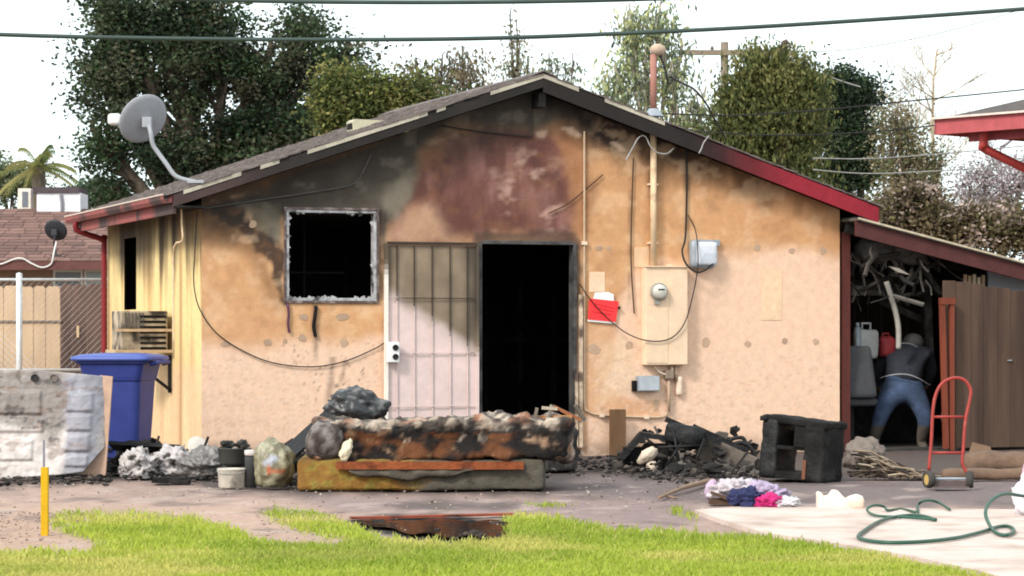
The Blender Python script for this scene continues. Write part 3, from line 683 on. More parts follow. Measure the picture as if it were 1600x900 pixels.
# service mast through the roof
o_ = (1018, 178); ms = wt('service_mast', 'faded red electric service mast rising above the burnt roof', 'mast', *o_, v=0)
t = rel(1018, 86, o_); mb = MB(); mb.tube([(0, -.05, -.02), (0, -.05, t.z)], .034, 12, lin(170, 120, 108)); mb.build('pipe', M_ATTR, ms, smooth=True)
mb = MB(lin(196, 172, 152)); mb.blob((.045, -.06, t.z+.05), (.085, .075, .065), 3, .1, 1.5, 2); mb.build('weather_head', M_ATTR, ms, smooth=True)
mb = MB(); mb.tube(smoothpts([(.06, -.07, t.z-.0), (.12, -.07, t.z-.14), (.16, -.07, t.z-.3), (.22, -.07, t.z-.22)], 5), .012, 6); mb.build('drip_loop', M_WIREB, ms)
mb = MB(); mb.lathe([(.11, -.03), (.06, .03), (.045, .05)], 14, Matrix.Translation((0, -.05, 0.0))); mb.build('roof_flashing', M_GREYM, ms)
# conduits below the cabinet
o_ = (1045, 650); cp = wt('lower_conduit', 'thin painted conduit looping along the wall base to the meter cabinet', 'conduit', *o_)
pts = [rel(x, y, o_, -.02) for x, y in ((913, 205), (913, 300), (913, 500), (913, 625), (918, 642), (935, 648), (980, 651), (1030, 652), (1043, 645), (1046, 632), (1046, 572))]
mb = MB(); mb.tube(smoothpts(pts, 4), .011, 8, lin(205, 178, 150)); mb.build('pipe', M_ATTR, cp, smooth=True)
for x, y in ((913, 380), (940, 649), (1010, 652)): MB(lin(240, 215, 190)).box(rel(x, y, o_, -.022), (.05, .04, .035)).build('strap', M_ATTR, cp)
o_ = (1042, 585); jb = wt('service_fitting', 'cluster of short pipes and fittings under the meter cabinet', 'pipe fitting', *o_)
mb = MB(lin(150, 132, 116)); mb.box((0, -.05, .0), (.085, .07, .085)); mb.build('box', M_ATTR, jb, bevel=.004)
mb = MB(lin(196, 168, 142)); mb.tube([(0, -.05, -.05), (0, -.05, -.38)], .016, 8); mb.tube([(.03, -.05, .03), (.03, -.05, .1)], .014, 8); mb.tube([(.085, -.04, .09), (.085, -.04, -.06)], .02, 8); mb.build('pipe', M_ATTR, jb, smooth=True)
mb = MB(); mb.tube(smoothpts([(-.16, -.05, .09), (-.1, -.06, .02), (0, -.06, .0), (.04, -.06, .07)], 5), .011, 7, lin(228, 205, 180)); mb.build('flex_pipe', M_ATTR, jb, smooth=True)
mb = MB(lin(248, 220, 196)); mb.lump((.125, -.03, -.12), (.07, .05, .2), (4, 4, 8), .025, 0); mb.build('cover', M_ATTR, jb, smooth=True)
o_ = (1009, 612); gb = wt('junction_box', 'small rectangular grey metal junction box below the meter cabinet', 'junction box', *o_)
mb = MB(); mb.box((0, -.045, .085), (.235, .09, .155)); mb.build('box_body', M_GREYM, gb, bevel=.005)
mb = MB(); mb.box((0, -.093, .085), (.22, .006, .14)); mb.build('box_lid', mat('light_grey_metal', (.42, .45, .49), .5, .2, 8, metal=.2), gb, bevel=.002)
mb = MB(); mb.box((-.14, -.03, .06), (.04, .05, .11)); mb.build('side_clip', M_CHAR, gb)
o_ = (1094, 420); ub = wt('utility_box', 'rounded grey telephone box with hatched label beside a black cable', 'utility box', *o_)
mb = MB(); mb.lump((0, -.055, .15), (.285, .11, .30), (8, 4, 8), .05, 0); mb.build('box_body', M_GREYM, ub, smooth=True)
mb = MB(); mb.lump((.025, -.115, .155), (.225, .03, .235), (6, 3, 6), .014, 0); lid = mb.build('box_lid', mat('pale_grey_plastic', (.6, .62, .68), .45, .1, 8), ub, smooth=True)
mb = MB()
for i in range(6): mb.bar((-.045+i*.026, -.1315, .075), (.005+i*.026, -.1315, .16), .002, .006)
mb.build('label_lines', mat('label_ink', (.36, .37, .42), .6, .1), lid)
mb = MB(); mb.box((.17, -.02, .27), (.07, .04, .06)); mb.build('mount_tab', M_GREYM, ub)
o_ = (943, 500); rn = wt('red_notice', 'bright red warning placard hung beside the burnt doorway', 'notice', *o_)
pts = [rel(x, y, o_, -.03) for x, y in ((919, 499), (962, 503), (967, 471), (921, 466))]
mb = MB(); mb.prism(pts, (0, .006, 0)); pl = mb.build('placard', mat('red_card', lin(255, 58, 62, .9), .6, .06, 9), rn)
mb = MB()
for (x0, y0), (x1, y1) in (((928, 474), (960, 482)), ((930, 480), (958, 487)), ((926, 487), (955, 492))): mb.bar(rel(x0, y0, o_, -.0315), rel(x1, y1, o_, -.0315), .003, .008)
mb.build('faint_lines', mat('red_ink', lin(205, 38, 46), .6, .1), pl)
pts = [rel(x, y, o_, -.024) for x, y in ((926, 470), (959, 470), (959, 460), (950, 456), (930, 457))]
mb = MB(); mb.prism(pts, (0, .008, 0)); mb.build('paper_edge', M_WHITE, rn)
pts = [rel(x, y, o_, -.024) for x, y in ((918, 499), (961, 503), (961, 506), (918, 502))]
mb = MB(); mb.prism(pts, (0, .005, 0)); mb.build('paper_lower_edge', M_WHITE, rn)
mb = MB(); mb.box(rel(967, 481, o_, -.025), (.02, .03, .025)); mb.build('clip', M_CHAR, rn)
o_ = (609, 566); du = wt('outlet_box', 'white double outlet box on the security door edge', 'outlet', *o_)
mb = MB(); mb.box((0, -.1, .1), (.125, .05, .2)); mb.build('box_body', M_WHITE, du, bevel=.006)
mb = MB(); mb.box((-.02, -.05, .1), (.04, .07, .1)); mb.build('bracket', M_WHITE, du)
for z in (.145, .055):
    mb = MB(); mb.lathe([(0, .0), (.03, 0), (.03, .012), (.022, .012), (.02, .004), (0, .004)], 16, Matrix.Translation((.02, -.124, z)) @ Matrix.Rotation(math.pi/2, 4, 'X')); mb.build('socket', M_CHARSH, du)
# cables on the wall
def cable(name, label, pts, r=.007, m=M_WIREB, v=-.02, cat='cable', n=6, vs=None):
    o0 = uw(pts[-1][0], pts[-1][1]); t_ = thing(name, label, cat, house=o0)
    P_ = [uw(x, y, (vs[i] if vs else v))-o0 for i, (x, y) in enumerate(pts)]
    mb = MB(); mb.tube(smoothpts(P_, n), r, 6); mb.build('wire', m, t_, smooth=True); return t_
cable('drooping_cable', 'long black cable sagging across the peach wall below the window', [(308, 330), (304, 400), (303, 445), (313, 485), (340, 522), (385, 551), (432, 568), (490, 573), (540, 564), (585, 545), (600, 536)], .006)
cable('hanging_cable', 'black cable hanging from eave and hooking under the grey telephone box', [(1073, 232), (1073, 300), (1071, 370), (1066, 392), (1072, 412), (1088, 425), (1102, 422), (1114, 412)], .010, v=-.13, vs=[-.02, -.02, -.03, -.1, -.14, -.15, -.14, -.12])
cable('looping_cable', 'black cable looping from grey telephone box across meter cabinet to doorway', [(1075, 336), (1086, 358), (1090, 385), (1090, 420), (1081, 468), (1068, 508), (1045, 530), (1010, 532), (975, 518), (940, 488), (918, 462), (905, 442)], .006, vs=[-.03, -.08, -.15, -.16, -.14, -.14, -.135, -.135, -.1, -.05, -.04, -.03])
cable('burnt_wire', 'thin burnt wire running straight down left of the meter pipe', [(990, 246), (988, 300), (986, 380), (987, 430), (991, 490)], .007, mat('rusty_wire', (.06, .03, .02), .8, .4, 9))
cable('curled_wire', 'curled pale wire dangling under the charred eave above the wall', [(978, 250), (988, 232), (998, 215), (1008, 213), (1016, 228), (1026, 238), (1042, 240), (1053, 231)], .007, M_WIREG, v=-.18)
cable('eave_wire', 'thin grey wire strung under the left rake above the window', [(318, 326), (400, 313), (470, 303), (548, 289), (566, 270), (580, 240)], .006, mat('sooty_wire', (.10, .095, .09), .7, .3, 9))
cable('sagging_wire', 'thin dark wire sagging across the sooty gable', [(690, 196), (740, 204), (790, 210), (832, 214)], .006)
cable('slanting_wire', 'short brown wire slanting over the red scorched stucco above the doorway', [(942, 273), (915, 296), (888, 318), (858, 333)], .006, mat('rusty_wire'))
cable('hanging_strip', 'charred strip of fabric dangling below the window sill centre', [(494, 478), (492, 495), (490, 510), (493, 526)], .018, M_CHAR, n=3)
cable('purple_strip', 'melted purple strip hanging from the window corner', [(449, 474), (451, 490), (450, 505), (452, 520)], .012, mat('melted_purple', (.10, .03, .07), .5, .4, 9), n=3)
cable('fascia_wire', 'loose pale wire bent over the red fascia edge', [(1108, 212), (1100, 222), (1096, 232), (1092, 240)], .006, M_WIREG, v=-.40, n=3)

# ------------------------------------------------------------------ satellite dish on the eave corner
def dish(name, label, base, cen, rx, normal, lnb, col, pole_pts, rp=.022, rim=None):
    t_ = thing(name, label, 'satellite dish', base)
    z = Vector(normal).normalized(); x = z.cross(Vector((0, 0, 1))).normalized(); y = z.cross(x)
    Mx = Matrix((x, y, z)).transposed().to_4x4(); Mx.translation = Vector(cen)-Vector(base)
    prof = [(rx*k, .16*rx*k*k-.16*rx) for k in (0.001, .3, .6, .85, 1.0)]+[(rx*1.02, .01), (rx, .015), (rx*.85, .16*rx*.72-.15*rx), (.001, -.15*rx)]
    mb = MB(); mb.lathe(prof, 32, Mx); mb.build('reflector', col, t_, smooth=True)
    mb = MB(); mb.tube(smoothpts([Vector(p)-Vector(base) for p in pole_pts], 4), rp, 10); mb.build('pole', col, t_, smooth=True)
    L = Vector(lnb)-Vector(base); c_ = Vector(cen)-Vector(base)
    mb = MB(); mb.tube([c_-y*rx*.7 if y.z > 0 else c_+y*rx*.7, L+Vector((0, 0, -.04)), L], .012, 6); mb.build('feed_arm', col, t_)
    mb = MB(); mb.lump(L, (.13, .16, .11), (5, 5, 5), .03, 0); mb.build('feed_horn', M_WHITE, t_, smooth=True)
    mb = MB(); mb.box(c_-z*.16*rx-z*.04, (.09, .09, .1)); mb.build('mount_bracket', col, t_, bevel=.006)
    mb = MB(); mb.box(Vector((0, 0, .0)), (.16, .12, .03)); mb.build('foot_plate', col, t_, bevel=.004)
    return t_
M_DISH = mat('dish_paint', (.29, .30, .325), .55, .15, 6)
base = HM @ Vector((-.10, -.20, rooftop(-.10)+.03)); D0 = base.y
cen = P(224, 186, D0+.15)
dish('satellite_dish', 'large grey satellite dish on a bent pole at the burnt roof corner', base, cen, .25, (-.56, .68, .46), P(180, 187, D0+.42), M_DISH, [base, P(276, 276, D0+.01), P(260, 256, D0+.02), P(246, 237, D0+.04), P(239, 226, D0+.04), P(236, 210, D0+.03), P(233, 196, D0+.06)])

# cooler on the side wall with its shelf
o0 = Vector((0, sw(262, 500).y, 0)); 
ck = thing('window_cooler', 'soot-stained box cooler on wooden shelf brackets above the blue bin', 'air cooler', house=Vector((-.01, o0.y, 1.0)))
def cl(px, py, dv=0.0):                  # a pixel on the camera-facing side of the cooler
    q = uw(px, py, o0.y-.25+dv); return q-Vector((-.01, o0.y, 1.0))
a, b = cl(190, 552), cl(262, 486); w_, h_ = b.x-a.x, b.z-a.z; cx, cz = (a.x+b.x)/2, (a.z+b.z)/2
mb = MB(lin(190, 172, 148)); mb.box((cx, 0, cz), (w_, .5, h_)); mb.build('casing', mat('cooler_casing', None, .6, .5, 7, .1, 40, col2=(.04, .03, .025), c2amt=(.48, .62)), ck, bevel=.008)
for i in range(7):
    mb = MB(); mb.box((cx+w_*.18, -.256, cz-h_*.38+i*h_*.125), (w_*.55, .014, h_*.05), rotm('X', 25)); mb.build('louvre', M_CHAR, ck)
for i in range(6):
    mb = MB(); mb.box((cx-w_*.42+i*w_*.075, -.256, cz+h_*.28), (w_*.025, .012, h_*.36)); mb.build('fin', mat('fin_metal', (.10, .09, .085), .6, .3, 9), ck)
for pyy in (516, 549):
    q = cl(226, pyy); mb = MB(); mb.box((cx-.01, -.03, q.z), (w_+.12, .5 if pyy == 549 else .03, .03)) if pyy == 549 else mb.box((cx-.01, -.275, q.z), (w_+.10, .025, .028)); mb.build('shelf_board', mat('pale_wood', lin(206, 176, 140), .8, .25, 9, .2, 30), ck)
mb = MB(); mb.bar((a.x+.05, -.2, a.z-.02), (-.0, -.2, a.z-.38), .03, .03); mb.bar((-.015, -.2, a.z-.40), (-.015, -.2, a.z-.02), .03, .03); mb.build('bracket', M_CHAR, ck)
cable('side_conduit', 'thin conduit stepping down the sunlit corner of the house', [(283, 320), (284, 350), (285, 376), (272, 386), (271, 450), (271, 560)], .010, mat('conduit_paint'), n=3, vs=[-.0, -.0, .0, .3, .3, .3])

# ------------------------------------------------------------------ blue wheeled bin
bd = 24.0; bb = P(188, 731, bd); bb.z = 0
bn = thing('wheeled_bin', 'large blue plastic wheeled bin standing beside the house corner', 'bin', bb, math.radians(-8))
M_BLUE = mat('blue_plastic', lin(50, 62, 132), .5, .2, 5, .08, 20, col2=lin(92, 92, 128), c2amt=(.58, .8))
def rring(w, d, z, r=.06, n=5, off=(0, 0)):
    out = []
    for cx_, cy_, a0 in ((w/2-r, d/2-r, 0), (-w/2+r, d/2-r, 90), (-w/2+r, -d/2+r, 180), (w/2-r, -d/2+r, 270)):
        for k in range(n):
            a = math.radians(a0+90*k/(n-1)); out.append(Vector((cx_+r*math.cos(a)+off[0], cy_+r*math.sin(a)+off[1], z)))
    return out
def loft(mb, rings, cap=True):
    n = len(rings[0]); vs_ = [v for r_ in rings for v in r_]
    fs_ = [(i*n+k, i*n+(k+1) % n, (i+1)*n+(k+1) % n, (i+1)*n+k) for i in range(len(rings)-1) for k in range(n)]
    if cap: fs_ += [tuple(range(n-1, -1, -1)), tuple((len(rings)-1)*n+k for k in range(n))]
    return mb.add(vs_, fs_)
mb = MB(); loft(mb, [rring(.43, .46, .05), rring(.45, .48, .12), rring(.52, .58, .80), rring(.535, .60, .805), rring(.55, .62, .84), rring(.60, .66, .955), rring(.66, .70, .96), rring(.66, .70, .99)]); mb.build('bin_body', M_BLUE, bn, smooth=False, bevel=.006)
mb = MB(); loft(mb, [rring(.73, .76, .985, .08), rring(.745, .775, 1.0, .08), rring(.74, .76, 1.02, .08), rring(.60, .62, 1.042, .08), rring(.3, .3, 1.055, .08)]); mb.build('lid', mat('blue_lid', lin(78, 94, 166), .4, .12, 5), bn, smooth=True)
mb = MB(); mb.tube([(.34, -.2, .95), (.40, -.2, .97), (.40, .2, .97), (.34, .2, .95)], .018, 8); mb.build('handle', M_BLUE, bn)
for y in (-.30, .30):
    mb = MB(); mb.tube([(.19, y-.03, .135), (.19, y+.03, .135)], .135, 22); mb.build('wheel', M_CHARSH, bn)
# ------------------------------------------------------------------ scorched upright metal panel at left
pd = gdist(749); pc = G(85, 749)
pn = thing('appliance_shell', 'scorched white metal appliance panel standing upright before the blue bin', 'metal panel', pc)
kp = pd/FPX
nX, nZ = 130, 84
pxs = np.linspace(-95, 160, nX+1); pys = np.linspace(752, 579, nZ+1)
PX, PY = np.meshgrid(pxs, pys); PX = PX.ravel(); PY = PY.ravel()
bot = np.interp(PX, [-95, 0, 100, 130, 160], [757, 750, 742, 738, 700]); top = np.interp(PX, [-95, 60, 130, 160], [576, 580, 586, 590])
tt = (752-PY)/(752-579); YY = bot+(top-bot)*tt
xl = (PX-85)*kp; zl = (750-YY)*kp+.0
yl = .10*tt+np.where(PX > 120, ((PX-120)/40)**2*.14, 0)+(fbm(PX/40, YY/40, 121)-.5)*.03
def emb(x0, x1, y0, y1, dep):            # raised rectangular field with soft edges
    return -dep*sstep(PX, x0-2, x0+2)*sstep(-PX, -x1-2, -x1+2)*sstep(YY, y0-2, y0+2)*sstep(-YY, -y1-2, -y1+2)
for q in ((-80, 62, 612, 648), (-80, 66, 655, 676), (-80, 50, 688, 720), (102, 142, 616, 644), (102, 140, 650, 674), (100, 138, 680, 706), (100, 136, 712, 730)): yl = yl+emb(*q, .022)
yl = yl+.012*(fbm(PX/9, YY/9, 122)-.5)
pcol = np.tile(np.array(lin(196, 186, 180)), (len(PX), 1))*(.8+.4*fbm(PX/25, YY/25, 123))[:, None]
pcol = lerp(pcol, lin(128, 120, 116), pmask(PX, YY, [(-100, 570), (140, 580), (110, 640), (90, 690), (60, 680), (-100, 690)], 14, 16, 30, 124)*.85)
pcol = lerp(pcol, lin(222, 212, 208), pmask(PX, YY, [(-100, 660), (55, 668), (75, 690), (110, 660), (110, 740), (-100, 760)], 10, 14, 25, 125)*.85)
pcol = lerp(pcol, lin(150, 150, 164), pmask(PX, YY, [(100, 585), (162, 588), (150, 740), (98, 740)], 8, 8, 25, 126)*.8)
pcol = lerp(pcol, lin(62, 56, 54), sstep(fbm(PX/13, YY/10, 127), .60, .70)*pmask(PX, YY, [(-100, 575), (110, 580), (105, 690), (-100, 730)], 15, 10, 20, 128)*.7)
pcol = lerp(pcol, lin(120, 84, 60), sstep(fbm(PX/20, YY/8, 129), .62, .72)*.4)
I = (np.arange(nZ)[:, None]*(nX+1)+np.arange(nX)[None, :]).ravel()
pf = npmesh('panel_face', np.stack([xl, yl, zl], 1), np.stack([I, I+1, I+nX+2, I+nX+1], 1), mat('scorched_enamel', None, .45, .15, 14, .25, 30, spec=.4), pcol, pn, smooth=True)
md = pf.modifiers.new('thickness', 'SOLIDIFY'); md.thickness = .03; md.offset = -1
for x in (52, 82):
    mb = MB(); mb.lathe([(.0, .012), (.024, .012), (.026, .02), (.032, .022), (.034, .0)], 18, Matrix.Translation(((x-85)*kp, .072, (750-592)*kp)) @ Matrix.Rotation(math.pi/2, 4, 'X'), (.03, .03, .03) if x == 52 else lin(120, 110, 104)); mb.build('hole_rim', M_ATTR, pn)
mb = MB(); mb.prism([((150-85)*kp, .20, (750-588)*kp), ((170-85)*kp, .2, (750-590)*kp), ((161-85)*kp, .12, .0), ((118-85)*kp, .12, .0)], (0, .04, 0)); mb.build('back_board', mat('beige_board', lin(196, 162, 140), .8, .25, 7, .1, 40), pn)
# yellow stake
q = G(70, 834); yk = thing('marker_stake', 'yellow square stake with thin grey rod set in the dirt', 'stake', q)
ks = q.y/FPX; mb = MB(lin(214, 168, 22)); mb.box((0, 0, 52*ks-.03), (11*ks, 11*ks, 104*ks+.06)); mb.build('stake', M_ATTR, yk, bevel=.002)
mb = MB(lin(140, 138, 150)); mb.tube([(-1.5*ks, 0, 100*ks), (-1.5*ks, 0, 146*ks)], .0075, 6); mb.build('rod', M_ATTR, yk)
# ------------------------------------------------------------------ debris in front of the house
def gt_(name, label, cat, px, py, rotz=0, group=None):
    q = G(px, py); t_ = thing(name, label, cat, q, rotz, group); return t_, q.y/FPX
def one(name, label, cat, px, py, mb, m, smooth=True, group=None, rotz=0, bevel=0):
    q = G(px, py); o = mb.build(name, m, None, smooth, bevel); o.location = q; o.rotation_euler = (0, 0, rotz); return tag(o, label, cat, group)
def crumple(r, seed, amp=.35, fr=2.2, sub=4, col=None, lift=0.0, pleat=0.0):
    mb = MB(col); mb.blob((0, 0, r[2]*.82+lift), r, seed, amp, fr, 5 if pleat else sub, True, 0.004+lift)
    if pleat:                                  # narrow gathered folds running over the heap
        for i, v_ in enumerate(mb.v):
            x_, y_, z_ = v_; w_ = noise.noise(Vector((x_*7+seed, y_*7, z_*7)))*2.5
            k = 1+pleat*(abs(math.sin((x_*.9+z_*.5)*42+w_*2.0))-.5)+pleat*.6*(abs(math.sin((x_*.4-z_*.9)*27+w_*3))-.5)
            mb.v[i] = (x_*k, y_*k, max(.003+lift, z_*k))
    return mb
M_CLOTH = mat('cloth', None, .95, .25, 18, .5, 60)
M_BAG = mat('plastic_bag', None, .35, .2, 12, .5, 30, spec=.5)
# left heap
mb = MB(); s_ = gdist(748)/FPX
one('white_bundle', 'white crumpled cloth bundle between the metal panel and the other bundle', 'bundle', 216, 748, crumple((.13, .13, .12), 1, .6, 2.0, 4, lin(196, 188, 186), 0, .10), mat('sooty_white_cloth', None, .95, .25, 18, .5, 60, col2=(.05, .045, .04), c2amt=(.53, .62)))
one('white_bundle', 'white ruffled cloth bundle beside the grey plastic bag', 'bundle', 270, 746, crumple((.16, .13, .12), 2, .65, 2.0, 4, lin(198, 190, 190), 0, .10), MATS['sooty_white_cloth'])
mb = MB(); mb.box((0, 0, .02), (.3, .2, .04), rotm('Y', 3)); mb.box((.02, -.02, .045), (.22, .14, .012)); one('charred_tray', 'charred flat tray lying in front of the ruffled white bundle', 'tray', 268, 755, mb, M_CHAR, False)
mb = MB(); mb.box((0, .05, .235), (.62, .34, .03), rotm('Y', 3) @ rotm('X', -12)); mb.box((-.2, .05, .1), (.05, .2, .22)); mb.box((.2, .1, .1), (.05, .2, .22)); one('burnt_table', 'low burnt table top slumped over debris below the blue bin', 'table', 228, 742, mb, M_CHARSH, False)
one('grey_bag', 'grey plastic rubbish bag slumped beside the dark pot', 'bag', 325, 748, crumple((.20, .15, .13), 4, .5, 2.0, 4, lin(120, 114, 112), 0, .12), M_BAG)
mb = MB(lin(220, 210, 200)); mb.lathe([(0, .0), (.07, .005), (.10, .03), (.095, .035), (0, .012)], 20, Matrix.Translation((0, .1, .22)) @ Matrix.Rotation(math.radians(62), 4, 'X') @ Matrix.Rotation(.4, 4, 'Y')); mb.box((0, .14, .1), (.14, .08, .2), None, lin(60, 54, 50))
one('scorched_basin', 'white scorched basin tipped against the wall corner', 'basin', 306, 740, mb, M_ATTR)
q = G(362, 762); bk = thing('pale_bucket', 'dented pale bucket standing before the debris', 'bucket', q)
mb = MB(lin(214, 204, 190)); mb.lathe([(0, .0), (.10, .0), (.105, .01), (.112, .145), (.118, .15), (.114, .155), (.104, .148), (.098, .02), (0, .02)], 24); mb.build('shell', mat('stained_enamel', None, .5, .25, 9, .05, 30, col2=lin(96, 86, 76), c2amt=(.55, .7)), bk, smooth=True)
mb = MB(); mb.tube(smoothpts([(-.116, 0, .14), (-.09, -.09, .125), (0, -.125, .12), (.09, -.09, .125), (.116, 0, .14)], 4), .003, 5); mb.build('handle', M_WIREG, bk)
q = G(366, 757); bk = thing('dark_pot', 'dark cooking pot heaped with cinders behind the pale bucket', 'pot', q)
mb = MB(); mb.lathe([(0, .16), (.11, .16), (.125, .18), (.135, .29), (.142, .295), (.135, .30), (.12, .285), (0, .27)], 24); mb.box((0, 0, .08), (.16, .16, .17)); mb.build('shell', mat('dark_enamel', (.05, .05, .045), .5, .3, 8, .1, 20), bk, smooth=True)
mb = MB(); r_ = random.Random(5)
for i in range(26):
    k = r_.uniform(.02, .045); mb.blob((r_.uniform(-.1, .1), r_.uniform(-.08, .08), .29+r_.uniform(0, .06)), (k, k, k*.7), i, .5, 2, 1, col=lin(150, 140, 130) if i % 8 == 0 else (.03, .028, .025))
cd_ = mb.build('cinders', M_ATTR, bk); cd_['kind'] = 'stuff'
mb = MB(); mb.lathe([(0, 0), (.045, 0), (.048, .2), (.05, .25), (.03, .255), (0, .25)], 14, None, (.04, .04, .04)); mb.lathe([(.047, .26), (.052, .27), (.052, .30), (0, .305)], 14, None, lin(210, 200, 195))
one('burnt_canister', 'narrow burnt canister with pale cap beside the pot', 'canister', 392, 762, mb, M_ATTR)
def bagcol(p):
    n = noise.fractal(p*14, .9, 2, 3)
    if abs(p.x+.01) < .05+.02*n and .03 < p.z < .09: return lin(176, 178, 190)
    if abs(p.x-.03) < .08 and -.06 < p.z < 0.0 and n > -.25: return lin(186, 112, 78)
    return lin(128, 120, 96) if n < .1 else lin(164, 158, 132)
mb = MB(); mb.blob((0, 0, .17), (.155, .12, .20), 11, .3, 2.2, 4, True, .004, bagcol)
one('printed_bag', 'torn printed plastic bag with orange and white patches beside the foam block', 'bag', 428, 762, mb, M_BAG)
mb = MB(); mb.box((0, .12, .35), (.62, .30, .022), rotm('Y', -42) @ rotm('X', 24)); mb.box((.05, .2, .18), (.34, .2, .05), rotm('Y', -36)); mb.box((.1, .2, .1), (.2, .2, .2))
one('leaning_board', 'charred board leaning at the left end of the burnt mattress', 'board', 478, 748, mb, M_CHARSH, False)
# foam block, burnt mattress, rusty rail
q = G(657, 767); fb = q.y; kf = fb/FPX
def foamcol(p):
    x = p.x/(.5*1.95); n = noise.fractal(Vector((p.x*3, p.y*3, p.z*8)), .9, 2, 4); m = noise.fractal(Vector((p.x*9, p.y*9, p.z*14+4)), .9, 2, 4)
    a = Vector(lin(142, 102, 48)); b = Vector(lin(92, 86, 76)); t = max(0, min(1, (x+.28+.35*n)/.35)); c = a.lerp(b, t)
    yl_ = max(0, min(1, (m+.05)*2))*(1-t); c = c.lerp(Vector(lin(176, 158, 70)), yl_*.7)
    d = max(0, min(1, (p.z-.06+.1*n)*9)); c = c.lerp(Vector(lin(72, 60, 44)), d*.55)
    c = c.lerp(Vector(lin(60, 52, 44)), max(0, min(1, m*2-.35))*.6)
    return tuple(c)
mb = MB(); mb.lump((0, .45, .125), (1.95, .9, .25), (90, 14, 14), .035, .018, 4, 3, foamcol)
o = mb.build('foam_mattress', M_ATTRF, None, True); o.location = (q.x, q.y+.02, 0); tag(o, 'yellow-stained foam mattress lying flat at the bottom of the burnt pile', 'mattress')
def matcol(p):
    x = p.x/.88; n = noise.fractal(Vector((p.x*4, p.y*4, p.z*7)), .9, 2, 4); m = noise.fractal(Vector((p.x*11, p.y*11, p.z*11+3)), .9, 2.1, 4); z = p.z/.15
    if z > .62+.25*n or p.y > -.28:
        c = Vector(lin(96, 86, 80)).lerp(Vector(lin(184, 168, 152)), max(0, min(1, m*2.2))); c = c.lerp(Vector(lin(176, 112, 78)), max(0, min(1, n*2-.3))*.6); return tuple(c.lerp(Vector((.02, .018, .016)), max(0, min(1, -m*2.2))*.8))
    c = Vector(lin(104, 64, 38)).lerp(Vector(lin(30, 25, 24)), max(0, min(1, n*2.2+.55+max(0, x*1.4-.2))))
    if z > .45+.15*n: c = Vector((.022, .02, .02))
    return tuple(c.lerp(Vector(lin(150, 120, 96)), max(0, min(1, m*2-.7))))
def sag(p):
    z = p.z/.16; p.y += .05*max(0, 1-z*z)*(1 if p.y < 0 else 0); p.z += .02*math.sin(p.x*3.2); return p
mb = MB(); mb.lump((0, 0, 0), (2.02, .72, .31), (110, 18, 16), .05, .06, 5.0, 8, matcol, None, sag)
o = mb.build('burnt_mattress', M_ATTRF, None, True); o.location = (P(690, 0, fb).x, q.y+.385, .40); tag(o, 'burnt brown mattress with ashen top folded over the foam', 'mattress')
rollc = lambda p: tuple(Vector(lin(132, 124, 120)).lerp(Vector(lin(70, 60, 56)), max(0, min(1, .5+1.5*noise.fractal(p*12, .9, 2, 3)))))
mb = MB(); mb.lump((0, .0, .0), (.32, .32, .33), (14, 14, 12), .14, .03, 6, 5, rollc)
o = mb.build('rolled_padding', M_ATTRF, None, True); o.location = (P(507, 0, fb).x, q.y+.15, .39); tag(o, 'rolled grey padding at the left end of the burnt mattress', 'padding')
mb = MB(); mb.blob((0, 0, 0), (.04, .04, .085), 3, .4, 3, 3, True, col=lin(236, 222, 192), rot=rotm('Y', 18))
o = mb.build('foam_scrap', M_ATTRF, None, True); o.location = (P(541, 0, fb).x, q.y-.005, CAMH-(704-518)/FPX*fb); tag(o, 'small cream foam scrap poking from the rolled padding', 'foam scrap')
M_RUST = mat('rust', lin(146, 78, 42), .85, .4, 9, .5, 40, col2=lin(110, 52, 26), c2amt=(.5, .66))
mb = MB(); L_ = 1.47; mb.box((0, .0, .03), (L_, .006, .055)); mb.box((0, .035, .058), (L_*.995, .07, .006)); mb.box((0, -.014, .004), (L_, .03, .004))
o = mb.build('rusty_rail', M_RUST, None, False); o.location = (P(672, 0, fb).x, q.y-.012, .168); tag(o, 'rusty orange bed rail lying along the foam mattress front edge', 'bed rail')
def flap():
    mb = MB(); n = 40
    for i in range(n+1):
        x = 545+(740-545)*i/n; t = i/n; yb = 737+12*math.sin(math.pi*min(1, t*1.08))**.8+2.5*math.sin(t*17)
        for j in range(5):
            k = j/4; yy = 733+(yb-733)*k; pt = P(x, yy, fb-.016-.015*math.sin(k*2.4)+.008*math.sin(t*31)); mb.v.append(tuple(pt)); g_ = .55+.5*noise.noise(Vector((t*9, k*2, 0)))
            mb.c.append(tuple(np.array(lin(116, 106, 94))*(g_ if j < 4 else g_*.35)))
    mb.f = [(i*5+j, (i+1)*5+j, (i+1)*5+j+1, i*5+j+1) for i in range(n) for j in range(4)]
    o = mb.build('torn_sheet', M_ATTRF, None, True); md_ = o.modifiers.new('thickness', 'SOLIDIFY'); md_.thickness = .006; tag(o, 'torn grey sheet sagging from under the rusty rail over the foam', 'sheet')
flap()
cc = lambda p: tuple(Vector((.022, .02, .02)).lerp(Vector(lin(96, 88, 84)), max(0, min(1, 1.6*noise.fractal(Vector((p.x*30, p.y*30, p.z*4)), .9, 2, 3)))*.6))
q2 = G(872, 738); mb = MB(); mb.lump((0, .25, .19), (.34, .5, .38), (24, 14, 16), .03, .03, 6, 4, cc)
o = mb.build('charred_cushion', M_ATTRF, None, True); o.location = q2; tag(o, 'charred black cushion block at the right end of the burnt mattress', 'cushion')
q3 = thing('splintered_frame', 'splintered wooden frame pieces on top of the charred cushion', 'wood frame', (q2.x-.03, q.y+.28, .545))
